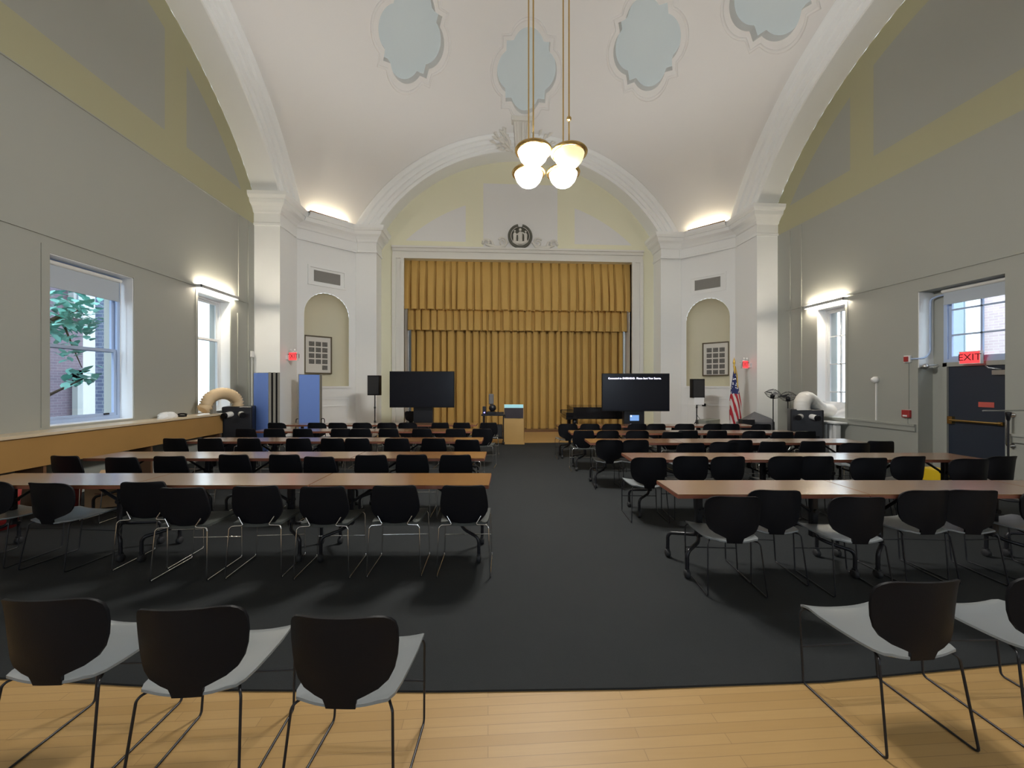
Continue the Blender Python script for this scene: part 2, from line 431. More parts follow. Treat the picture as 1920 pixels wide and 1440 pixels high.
def sky_loop(s,k=1.0,off=0):
    c,nrm,tv,mv=s; return [c+tv*(p[0]*.96)+mv*(p[1]*1.13)+nrm*off for p in quatre(0,k)]
holes=[[(p.x,p.y) for p in sky_loop(s)] for s in SKY]
extra=[]
for i in range(1,34):
    rr=i*.27
    for k in range(int(8+i*2.2)):
        a=2*PI*k/int(8+i*2.2)+i*.3; p=(CX+rr*math.cos(a),CY+DS*rr*math.sin(a))
        if inpoly(p,db) and not any(inpoly(p,h) for h in holes): extra.append(p)
V,F=cdt(db,holes,extra); mb=MB(); mb.add([(x,y,dome(x,y)) for x,y in V],F,0,True)
S(mb.build('ceiling',M['ceil']),'warm grey domed plaster ceiling','ceiling')
SKL=['quatrefoil skylight in the dome, first of the arc from the window ledge side','quatrefoil skylight in the dome, directly above the keystone ornament','quatrefoil skylight in the dome, above and beside the hanging bowl lamps','quatrefoil skylight in the dome, mostly cut off by the top of the photo']
for s,lab in zip(SKY,SKL):
    t=thing('skylight',lab,'skylight',s[0],0,'quatrefoil skylights in the dome'); o=s[0]
    rel=lambda L:[p-o for p in L]
    L0=[Vector((p.x,p.y,dome(p.x,p.y))) for p in sky_loop(s)]
    rows=[rel(L0),rel([p-s[1]*.35 for p in L0])]
    MB().grid(rows,0,True,True).build('skylight_well',M['ceil'],t)
    pn=[p-s[1]*.34 for p in L0]; c=sum(pn,Vector())/len(pn)
    mb=MB(); mb.add([p-o for p in pn]+[c-o],[(i,(i+1)%96,96) for i in range(96)],0,True); mb.build('frosted_pane',M['sky_pane'],t)
    def onD(k,off):
        return [Vector((p.x,p.y,dome(p.x,p.y)))+s[1]*off-o for p in sky_loop(s,k)]
    MB().grid([onD(1.14,-.01),onD(1.15,.035),onD(1.19,.05),onD(1.22,.035),onD(1.23,-.01)],0,True,True).build('rim_moulding',M['ceil'],t)

# ---- archivolts (moulded arch faces) and soffits
PROF=[(0,0),(.02,.03),(.22,.03),(.25,.07),(.46,.07),(.50,.12),(.72,.12),(.77,.17),(.93,.20),(1,.20),(1.0,-.05)]
def archivolt(name, inner, outer, nrm, back, label, m2=None):
    """inner/outer: matched 3-D curves; nrm points into the room; back = soffit run"""
    mb=MB(); n=len(inner)
    rows=[[inner[i].lerp(outer[i],u)+nrm*d for i in range(n)] for u,d in PROF]
    for a,b in zip(rows[:-1],rows[1:]): mb.grid([a,b],0,True)
    mb.grid([[p for p in inner],[p+back for p in inner]],0,True)
    return S(mb.build(name,M['white']),label,'arch moulding')
NA=48
def resample(f, n=NA): return [f(i/n) for i in range(n+1)]
for sx,XA,XW,nm,lab in ((-1,AL,XL,'trim_1','moulded arch over the wall with the window ledge'),(1,AR,XR,'trim_2','moulded arch over the wall with the exit door')):
    ia=side_arch(SR,6.8,NA); ox=abs(XA-CX); hy=DS*math.sqrt(R68-ox*ox)
    inner=[Vector((XA,y,z)) for y,z in ia]; outer=[]
    for i in range(NA+1):
        # matched by sweep angle
        a=PI*i/NA; y=CY+hy*math.cos(a)
        outer.append(Vector((XA,y,dome(XA,y))))
    archivolt(nm,inner,outer,Vector((-sx,0,0)),Vector((XW-XA,0,0)),lab)
FXC,FZC,FR=1.14,3.99,5.56
def front_arch(n=NA, r=FR, zc=FZC):
    h=math.sqrt(r*r-(6.8-zc)**2); a0=math.atan2(6.8-zc,h)
    return [(FXC+r*math.cos(a0+(PI-2*a0)*i/n), zc+r*math.sin(a0+(PI-2*a0)*i/n)) for i in range(n+1)]
hx=math.sqrt(R68-(OY/DS)**2)
inner=[Vector((x,YF,z)) for x,z in front_arch()]
outer=[Vector((CX+hx*math.cos(PI*i/NA),YF,dome(CX+hx*math.cos(PI*i/NA),YF))) for i in range(NA+1)]
archivolt('trim_3',inner,outer,Vector((0,-1,0)),Vector((0,YP-YF,0)),'moulded arch framing the stage lunette')

# ---- stage wall
OP=rect(-2.93,5.18,0,6.06)
PXL,PXR=-3.68,5.96
fb=[(PXL,0),(-2.93,0),(-2.93,6.06),(5.18,6.06),(5.18,0),(PXR,0),(PXR,6.8)]+[p for p in front_arch()]+[(PXL,6.8)]
mb=MB(); slab(mb,fb,[],lambda p:(p[0],YP,p[1]),lambda p:(p[0],YP+.25,p[1]))
S(mb.build('wall_stage',M['frontwall']),'cream stage wall with grey panels above the gold curtain','wall')
mb=MB()
for x0,x1,dp in ((-3.30,-3.18,.10),(-3.18,-3.02,.03),(-3.02,-2.90,.08)):
    mb.box(x0,x1,YP-dp,YP,0,6.05); mb.box(FXC*2-.03-x1,FXC*2-.03-x0,YP-dp,YP,0,6.05)
for z0,z1,dp in ((6.05,6.16,.08),(6.16,6.30,.03),(6.30,6.40,.10),(6.40,6.46,.16)):
    e=(6.40-z0)*0
    mb.box(-3.30,5.55,YP-dp,YP,z0,z1)
mb.box(-3.05,-2.93,YP+.01,14.85,0,6.05); mb.box(5.18,5.30,YP+.01,14.85,0,6.05)
S(mb.build('trim_4',M['trimw']),'white moulded frame around the stage opening','frame')
S(MB().box(-4.2,6.5,15.5,15.6,0,7).build('wall_backstage',M['blackm']),'dark rear wall of the stage behind the curtain','wall')
S(MB().box(-2.95,5.2,13.93,15.5,0,.05).build('trim_5',M['woodpole']),'low dark wooden stage edge under the curtain','trim')

# ---- pilasters, corner walls with niches, cornices
def pil(name,x0,x1,y0,y1,label):
    return S(MB().box(x0,x1,y0,y1,0,6.82).build(name,M['white']),label,'pilaster')
pil('pillar_1',XL-.3,AL,CY+SPY,12.1,'white pilaster beside the wall with the window ledge')
pil('pillar_2',AR,XR+.3,CY+SPY-.1,12.05,'white pilaster beside the wall with the exit door')
pil('pillar_3',-4.36,PXL,YF,YP+.2,'white pilaster at the ledge side of the stage opening')
pil('pillar_4',PXR,6.68,YF,YP+.2,'white pilaster at the exit side of the stage opening')
pil('pillar_5',XL-.3,AL,-.5,CY-SPY,'white pilaster at the rear of the ledge wall')
pil('pillar_6',AR,XR+.3,-.5,CY-SPY,'white pilaster at the rear of the exit wall')
CPROF=[(0,6.02),(.035,6.02),(.035,6.08),(.015,6.10),(.015,6.34),(.05,6.36),(.07,6.42),(.13,6.50),(.21,6.56),(.24,6.64),(.24,6.66),(.28,6.67),(.32,6.73),(.33,6.82),(-.25,6.82)]
def sweep(mb, path, prof, side):
    """mitred sweep of an (offset, z) profile along a plan polyline; side=+1 offsets to the left of travel"""
    P=[Vector(p) for p in path]; n=len(P); dirs=[(P[i+1]-P[i]).normalized() for i in range(n-1)]
    nor=[Vector((-d.y,d.x))*side for d in dirs]; rows=[]
    for off,z in prof:
        row=[]
        for i in range(n):
            if i==0: q=P[0]+nor[0]*off
            elif i==n-1: q=P[-1]+nor[-1]*off
            else:
                m=(nor[i-1]+nor[i]); m=m/max(.3,m.length_squared)*2
                q=P[i]+m*off
            row.append((q.x,q.y,z))
        rows.append(row)
    for a,b in zip(rows[:-1],rows[1:]): mb.grid([a,b],0,False)
PL=[(XL,CY+SPY),(AL,CY+SPY),(AL,12.0),(AL-.06,12.06),(-4.31,13.30),(-4.25,YF-.05),(PXL,YF-.05),(PXL,YP)]
PR=[(XR,CY+SPY-.1),(AR,CY+SPY-.1),(AR,11.93),(AR+.06,12.0),(6.63,13.30),(6.57,YF-.05),(PXR,YF-.05),(PXR,YP)]
mb=MB(); sweep(mb,PL,CPROF,-1); S(mb.build('trim_6',M['white']),'white cornice and capitals above the corner with the blue partitions','cornice')
mb=MB(); sweep(mb,PR,CPROF,1); S(mb.build('trim_7',M['white']),'white cornice and capitals above the corner with the flag','cornice')
bp=[(.0,.0),(.03,.0),(.03,.22),(.015,.25),(0,.25)]
mb=MB(); sweep(mb,PL,bp,-1); S(mb.build('baseboard_1',M['white']),'white baseboard of the corner with the blue partitions','baseboard')
mb=MB(); sweep(mb,PR,bp,1); S(mb.build('baseboard_2',M['white']),'white baseboard of the corner with the flag','baseboard')

NICHE={}
def corner(nm, A, B, label):
    A=Vector(A); B=Vector(B); u=(B-A).normalized(); L=(B-A).length
    c=Vector((FXC,8)); nrm=Vector((-u.y,u.x)); 
    if nrm.dot(c-A)<0: nrm=-nrm
    uc,r,z0,zs,dep=L*.51,.68,1.62,3.86,.42
    P=lambda a,z,d=0:(A.x+u.x*a+nrm.x*d,A.y+u.y*a+nrm.y*d,z)
    ar=[(uc+r*math.cos(PI*i/24),zs+r*math.sin(PI*i/24)) for i in range(25)]
    hole=[(uc-r,z0),(uc+r,z0)]+ar
    mb=MB(); V,F=cdt([(0,0),(L,0),(L,6.9),(0,6.9)],[hole]); mb.add([P(a,z) for a,z in V],F)
    S(mb.build('wall_'+nm,M['white']),label,'wall')
    mb=MB(); rows=[]
    ns=20
    def pt(t,z): # half-elliptic plan
        return P(uc+r*math.cos(t),z,-dep*math.sin(t)**.6 if math.sin(t)>1e-6 else 0)
    for z in (z0,zs*.5+z0*.5,zs): rows.append([pt(PI*i/ns,z) for i in range(ns+1)])
    for k in range(1,9):
        ph=PI/2*k/8*.999; rows.append([P(uc+r*math.cos(PI*i/ns)*math.cos(ph),zs+r*math.sin(ph),-dep*(max(0,math.sin(PI*i/ns))**.6)*math.cos(ph)) for i in range(ns+1)])
    mb.grid(rows,0,True)
    bt=[pt(PI*i/ns,z0) for i in range(ns+1)]; mb.add(bt,[tuple(range(ns+1))])
    S(mb.build('wall_niche_'+nm,M['niche']),'cream arched niche in the '+('corner by the blue partitions' if nm=='corner_left' else 'corner by the flag'),'niche')
    ang=math.atan2(u.y,u.x)
    NICHE[nm]=(A,u,nrm,L,uc,P,ang,dep)
    # sill and dado panel below the niche
    mb=MB(); T=Matrix(((u.x,nrm.x,0,A.x),(u.y,nrm.y,0,A.y),(0,0,1,0),(0,0,0,1)))
    mb.box(uc-r-.06,uc+r+.06,0,.05,z0-.05,z0+.01,0,T); mb.box(uc-r,uc+r,0,.02,z0-.34,z0-.05,0,T)
    for a0,a1,zz0,zz1 in ((uc-r,uc-r+.05,.27,z0-.36),(uc+r-.05,uc+r,.27,z0-.36),(uc-r,uc+r,z0-.41,z0-.36)): mb.box(a0,a1,0,.016,zz0,zz1,0,T)
    mb.box(0,L,0,.018,.98,1.01,0,T)
    S(mb.build('trim_8' if nm=='corner_left' else 'trim_9',M['white']),'white sill and panel moulding under the niche by the '+('blue partitions' if nm=='corner_left' else 'flag'),'trim')
    return T
TLc=corner('corner_left',(AL-.06,12.06),(-4.36,13.34),'white corner wall behind the blue partitions')
TRc=corner('corner_right',(AR+.06,12.0),(6.68,13.34),'white corner wall behind the flag')
# rear corners and rear wall (behind the viewer) with tall windows
mb=MB()
for a,b in (((AL-.06,-.5),(-4.3,-1.85)),((AR+.06,-.5),(6.6,-1.85))):
    mb.add([(a[0],a[1],0),(b[0],b[1],0),(b[0],b[1],6.9),(a[0],a[1],6.9)],[(0,1,2,3)])
S(mb.build('wall_rear_corners',M['white']),'white rear corner walls of the hall','wall')
RW=[rect(-3.3,-1.9,1.2,2.9),rect(.45,1.85,1.2,2.9),rect(4.2,5.6,1.2,2.9)]
rb=[(-4.5,0),(6.8,0)]+[(CX+hx*math.cos(PI*i/NA),dome(CX+hx*math.cos(PI*i/NA),YF)+.02) for i in range(NA+1)]
mb=MB(); slab(mb,rb,RW,lambda p:(p[0],-1.82,p[1]),lambda p:(p[0],-2.1,p[1]))
S(mb.build('wall_rear',M['grey']),'grey rear wall of the hall with tall windows','wall')
for i,w in enumerate(RW):
    (a,c),(b,_),(_,d)=w[0],w[1],w[2]; mb=MB()
    for x in (a,a+(b-a)/3-.02,a+(b-a)*2/3-.02,b-.05): mb.box(x,x+.05,-2.0,-1.93,c,d)
    for k in range(6):
        z=c+(d-c-.05)*k/5; mb.box(a,b,-2.0,-1.93,z,z+.05)
    S(mb.build('window_%d'%(5+i),M['winwhite']),'white paned window in the rear wall','window')
# ---- wall mouldings
mb=MB(); mb.box(XL,XL+.02,.4,10.88,3.83,3.865)
for y0,z0,z1 in ((10.86,.3,6.0),(10.45,3.9,6.0),(10.42,1.05,3.5)): mb.box(XL,XL+.018,y0,y0+.025,z0,z1)
mb.box(XL,XL+.015,.5,10.9,6.01,6.03)
S(mb.build('trim_10',M['grey']),'thin grey picture rail and panel strips on the ledge wall','trim')
mb=MB(); mb.box(XR-.02,XR,.4,10.7,3.77,3.80)
for y0,z0,z1 in ((10.55,.3,6.0),(10.15,1.0,6.0)): mb.box(XR-.018,XR,y0,y0+.025,z0,z1)
S(mb.build('trim_11',M['grey']),'thin grey picture rail and panel strips on the exit wall','trim')
mb=MB()
for a,b in ((.4,5.90),(7.30,8.80),(9.7,10.7)):
    mb.box(XR-.035,XR,a,b,.76,.86); mb.box(XR-.055,XR,a,b,.86,.90); mb.box(XR-.02,XR,a,b,0,.2)
S(mb.build('trim_12',M['grey']),'white dado rail along the exit wall','trim')
def casing(nm,X,sx,w,lab,t=.11):
    (a,c),(b,_),(_,d)=w[0],w[1],w[2]; mb=MB(); x0,x1=sorted((X,X+sx*.009))
    mb.box(x0,x1,a-t,a,c,d+t); mb.box(x0,x1,b,b+t,c,d+t); mb.box(x0,x1,a,b,d,d+t)
    S(mb.build(nm,M['grey']),lab,'window trim')
casing('trim_13',XL,1,W1,'pale casing of the large window by the ledge'); casing('trim_14',XL,1,W2,'pale casing of the bright window by the ledge',.07)
casing('trim_15',XR,-1,W3,'pale casing of the bright window by the exit wall',.06)

# ---- windows
def sash(mb,X,a,b,c,d,t=.05,dx=.04,bars_y=(),bars_z=()):
    mb.box(X-dx/2,X+dx/2,a,a+t,c,d); mb.box(X-dx/2,X+dx/2,b-t,b,c,d); mb.box(X-dx/2,X+dx/2,a+t,b-t,c,c+t); mb.box(X-dx/2,X+dx/2,a+t,b-t,d-t,d)
    for y in bars_y: mb.box(X-dx/2,X+dx/2,y-.014,y+.014,c+t,d-t)
    for z in bars_z: mb.box(X-dx/2,X+dx/2,a+t,b-t,z-.014,z+.014)
def finish(o,X,sx,a,b,c,d,mid,fm,bars_y,bars_z):
    t=.06
    if mid:
        for nm,cc,dd,xx in (('upper_sash',mid-.03,d-t,X+sx*.02),('lower_sash',c+.07,mid+.03,X-sx*.02)):
            mb=MB(); sash(mb,xx,a+t,b-t,cc,dd,.05,.036,bars_y,[z for z in bars_z if cc<z<dd]); s=mb.build(nm,fm,o)
            MB().box(xx-.003,xx+.003,a+t+.05,b-t-.05,cc+.05,dd-.05).build('pane',M['glass'],s)
    else:
        mb=MB(); sash(mb,X,a+t,b-t,c+.07,d-t,.05,.036,bars_y,bars_z); s=mb.build('window_sash',fm,o)
        MB().box(X-.003,X+.003,a+t+.05,b-t-.05,c+.12,d-t-.05).build('pane',M['glass'],s)
    return o
def window(name,label,X,sx,a,b,c,d,mid,fm,bars_y=(),bars_z=()):
    o=bpy.data.objects.new(name,None); COL.objects.link(o); o.location=(0,0,0); S(o,label,'window')
    mb=MB(); t=.06; x0,x1=sorted((X-.05,X+.05))
    mb.box(x0,x1,a,a+t,c,d); mb.box(x0,x1,b-t,b,c,d); mb.box(x0,x1,a+t,b-t,d-t,d); mb.box(x0,x1,a+t,b-t,c,c+.07)
    mb.build('window_frame',fm,o)
    if name=='window_4': return finish(o,X,sx,a,b,c,d,mid,fm,bars_y,bars_z)
    mb=MB(); xi=X-sx*.05; xo=X-sx*(abs(X-(XL if sx<0 else XR))-.004); u0,u1=sorted((xi,xo))
    mb.box(u0,u1,a,a+.012,c,d); mb.box(u0,u1,b-.012,b,c,d); mb.box(u0,u1,a,b,d-.012,d); mb.box(u0,u1,a,b,c,c+.012)
    mb.build('jamb_lining',M['jamb'],o)
    return finish(o,X,sx,a,b,c,d,mid,fm,bars_y,bars_z)
w=window('window_1','large sash window above the ledge with leaves and brick outside',XL-.27,-1,6.12,7.48,1.08,3.60,2.28,M['winblue'])
mb=MB().box(XL-.235,XL-.215,7.18,7.27,1.17,1.2); mb.build('sash_lift',M['blackm'],w)
window('window_2','small bright sash window above the ledge under the wall light',XL-.27,-1,9.05,10.15,1.06,3.72,2.75,M['winwhite'])
window('window_3','narrow bright window in the exit wall under the wall light',XR+.27,1,8.85,9.66,.88,3.60,None,M['winwhite'],(9.25,),(1.5,2.2,2.9))
DX=XR+.33
window('window_4','gridded transom window above the dark exit door',DX,1,6.0,7.06,2.10,3.49,None,M['winblue'],(6.50,),(2.62,3.10))
# exit door with frame
t=thing('exit_door','dark navy exit door with brass push bar under the transom window','door',(0,0,0),0); t['kind']='structure'; t.name='door_1'
MB().box(DX-.02,DX+.03,6.06,7.00,.01,2.03).build('door_leaf',M['door'],t)
mb=MB(); mb.box(DX-.06,DX+.05,7.0,7.07,0,2.1); mb.box(DX-.06,DX+.05,5.97,6.06,0,2.1); mb.box(DX-.06,DX+.05,5.97,7.07,2.03,2.11); mb.build('door_frame',M['grey'],t)
mb=MB(); mb.tube([(DX-.085,6.18,1.02),(DX-.085,6.93,1.02)],.022,10); mb.box(DX-.08,DX-.02,6.90,6.98,.95,1.09); mb.box(DX-.08,DX-.02,6.17,6.23,.99,1.05); mb.build('push_bar',M['brass'],t)
mb=MB(); mb.box(DX-.07,DX-.02,6.09,6.32,1.86,1.94); mb.tube([(DX-.06,6.2,1.95),(DX-.16,6.3,1.98),(DX-.05,6.42,2.02)],.01,6); mb.build('door_closer',M['steel'],t)
mb=MB().box(DX-.026,DX-.02,6.32,6.54,1.29,1.38); st=mb.build('door_sticker',M['redlabel'],t)
def text(body,size,matl,parent,loc,rot,name,ext=.0015,align='CENTER'):
    cu=bpy.data.curves.new(name,'FONT'); cu.body=body; cu.size=size; cu.align_x=align; cu.align_y='CENTER'; cu.extrude=ext
    o=bpy.data.objects.new(name+'_tmp',cu); COL.objects.link(o); bpy.context.view_layer.update()
    me=bpy.data.meshes.new_from_object(o.evaluated_get(bpy.context.evaluated_depsgraph_get())); bpy.data.objects.remove(o)
    me.materials.clear(); me.materials.append(matl); q=bpy.data.objects.new(name,me); COL.objects.link(q)
    q.parent=parent; q.location=loc; q.rotation_euler=rot; return q
# jamb return of the door recess beside the frame
S(MB().box(DX-.02,XR+.5,7.07,7.27,0,3.5).build('wall_door_return',M['grey']),'grey wall return beside the exit door','wall')

S(MB().box(XR+.004,DX+.1,7.255,7.27,2.02,3.5).build('trim_lit_reveal',M['jamb']),'white panel added on the grey return, painting in daylight from the transom window','trim')  # white panel added on the grey reveal, painting in the transom's daylight
# ---- rooms' outside world
def bld(name,label,parts):
    t=thing(name,label,'building',(0,0,0)); t['kind']='thing'
    for nm,mb,m in parts: mb.build(nm,m,t)
    return t
f=MB().box(-12.4,-12,-2,14,-3,12)
st=MB()
for y0,y1,z0,z1 in ((12.16,12.48,-2,2.1),(12.16,13.9,1.78,2.1),(12.05,12.95,3.6,4.95),(11.0,13.9,5.3,5.6)): st.box(-12,-11.85,y0,y1,z0,z1)
pn=MB().box(-12,-11.93,12.48,13.6,-2,1.78); pn.box(-11.86,-11.82,12.15,12.45,3.75,4.8); pn.box(-11.86,-11.82,12.55,12.85,3.75,4.8)
bld('brick_building','dusky brick building with pale stone window surrounds outside the large window',[('brick_front',f,M['brickL']),('stone_surround',st,M['stone']),('window_pane',pn,M['mirrorw'])])
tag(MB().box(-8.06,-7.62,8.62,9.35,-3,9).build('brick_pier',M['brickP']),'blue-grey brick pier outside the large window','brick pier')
tag(MB().box(-9.0,-8.7,9.35,13,-3,9).build('glare_wall',M['vinyl']),'added white wall giving the glare outside the small window over the ledge','wall')  # added wall, white so that the small window looks blown out
tr=thing('tree','green leafy branches outside the large window','tree',(-7.5,7.3,-2.5))
mb=MB(); mb.tube([(0,-1.1,0),(0,-1.0,3.0),(0,-.6,4.9),(0,.1,5.4),(0,.5,5.6)],[.12,.1,.06,.03,.01],8); mb.tube([(0,-1.0,3.0),(.0,-.3,3.9),(0,.5,4.3)],[.06,.035,.01],6); mb.tube([(0,.1,5.4),(0,.3,4.9),(.02,.45,4.5)],[.02,.012,.006],6); mb.build('trunk',M['bark'],tr)
mb=MB(); R2=random.Random(4)
def leaf(mb,p,s,a,b):
    Mx=Matrix.Translation(p)@Matrix.Rotation(a,4,'Z')@Matrix.Rotation(b,4,'X')
    o=[(0,0,0),(.35,.25,.04),(.42,.6,.02),(.2,.9,-.04),(0,1.1,-.1),(-.2,.9,-.04),(-.42,.6,.02),(-.35,.25,.04)]
    mb.add([Mx@Vector((x*s,y*s,z*s)) for x,y,z in o],[tuple(range(8))])
for c,r,n in (((0,.28,5.45),(.35,.44,.50),190),((0,.05,5.2),(.3,.3,.4),60),((0,.25,4.75),(.12,.12,.16),14),((0,.58,4.32),(.2,.34,.17),44)):
    for _ in range(n):
        p=Vector((c[0]+R2.uniform(-1,1)*r[0],c[1]+R2.gauss(0,.5)*r[1],c[2]+R2.gauss(0,.5)*r[2])); leaf(mb,p,R2.uniform(.10,.19),R2.uniform(0,6.3),R2.uniform(-1,1))
mb.build('foliage',M['leaf'],tr)['kind']='stuff'
f=MB().box(14,14.4,-1,16,-3,12); st=MB(); 
for y0,y1,z0,z1 in ((7.9,9.0,3.0,5.2),(10.4,11.4,1.2,5.2),(14.3,15.9,-2,7.5)): st.box(13.9,14,y0,y1,z0,z1)  # last one is an added white slab, glare for the narrow window
pn=MB().box(13.86,13.9,8.2,8.75,3.4,4.8); pn.box(13.86,13.9,10.7,11.1,1.6,4.8)
bld('pink_brick_building','bright pinkish brick building with white window surrounds outside the transom and an added white glare slab',[('brick_front',f,M['brickR']),('stone_surround',st,M['vinyl']),('window_pane',pn,M['mirrorw'])])
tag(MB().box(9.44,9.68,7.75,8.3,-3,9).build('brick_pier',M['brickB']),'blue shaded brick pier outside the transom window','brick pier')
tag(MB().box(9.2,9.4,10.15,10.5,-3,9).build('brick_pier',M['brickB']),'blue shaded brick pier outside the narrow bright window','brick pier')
S(MB().box(-30,30,-30,40,-3.2,-3).build('ground_outside',M['asphalt']),'grey ground outside the hall','ground')
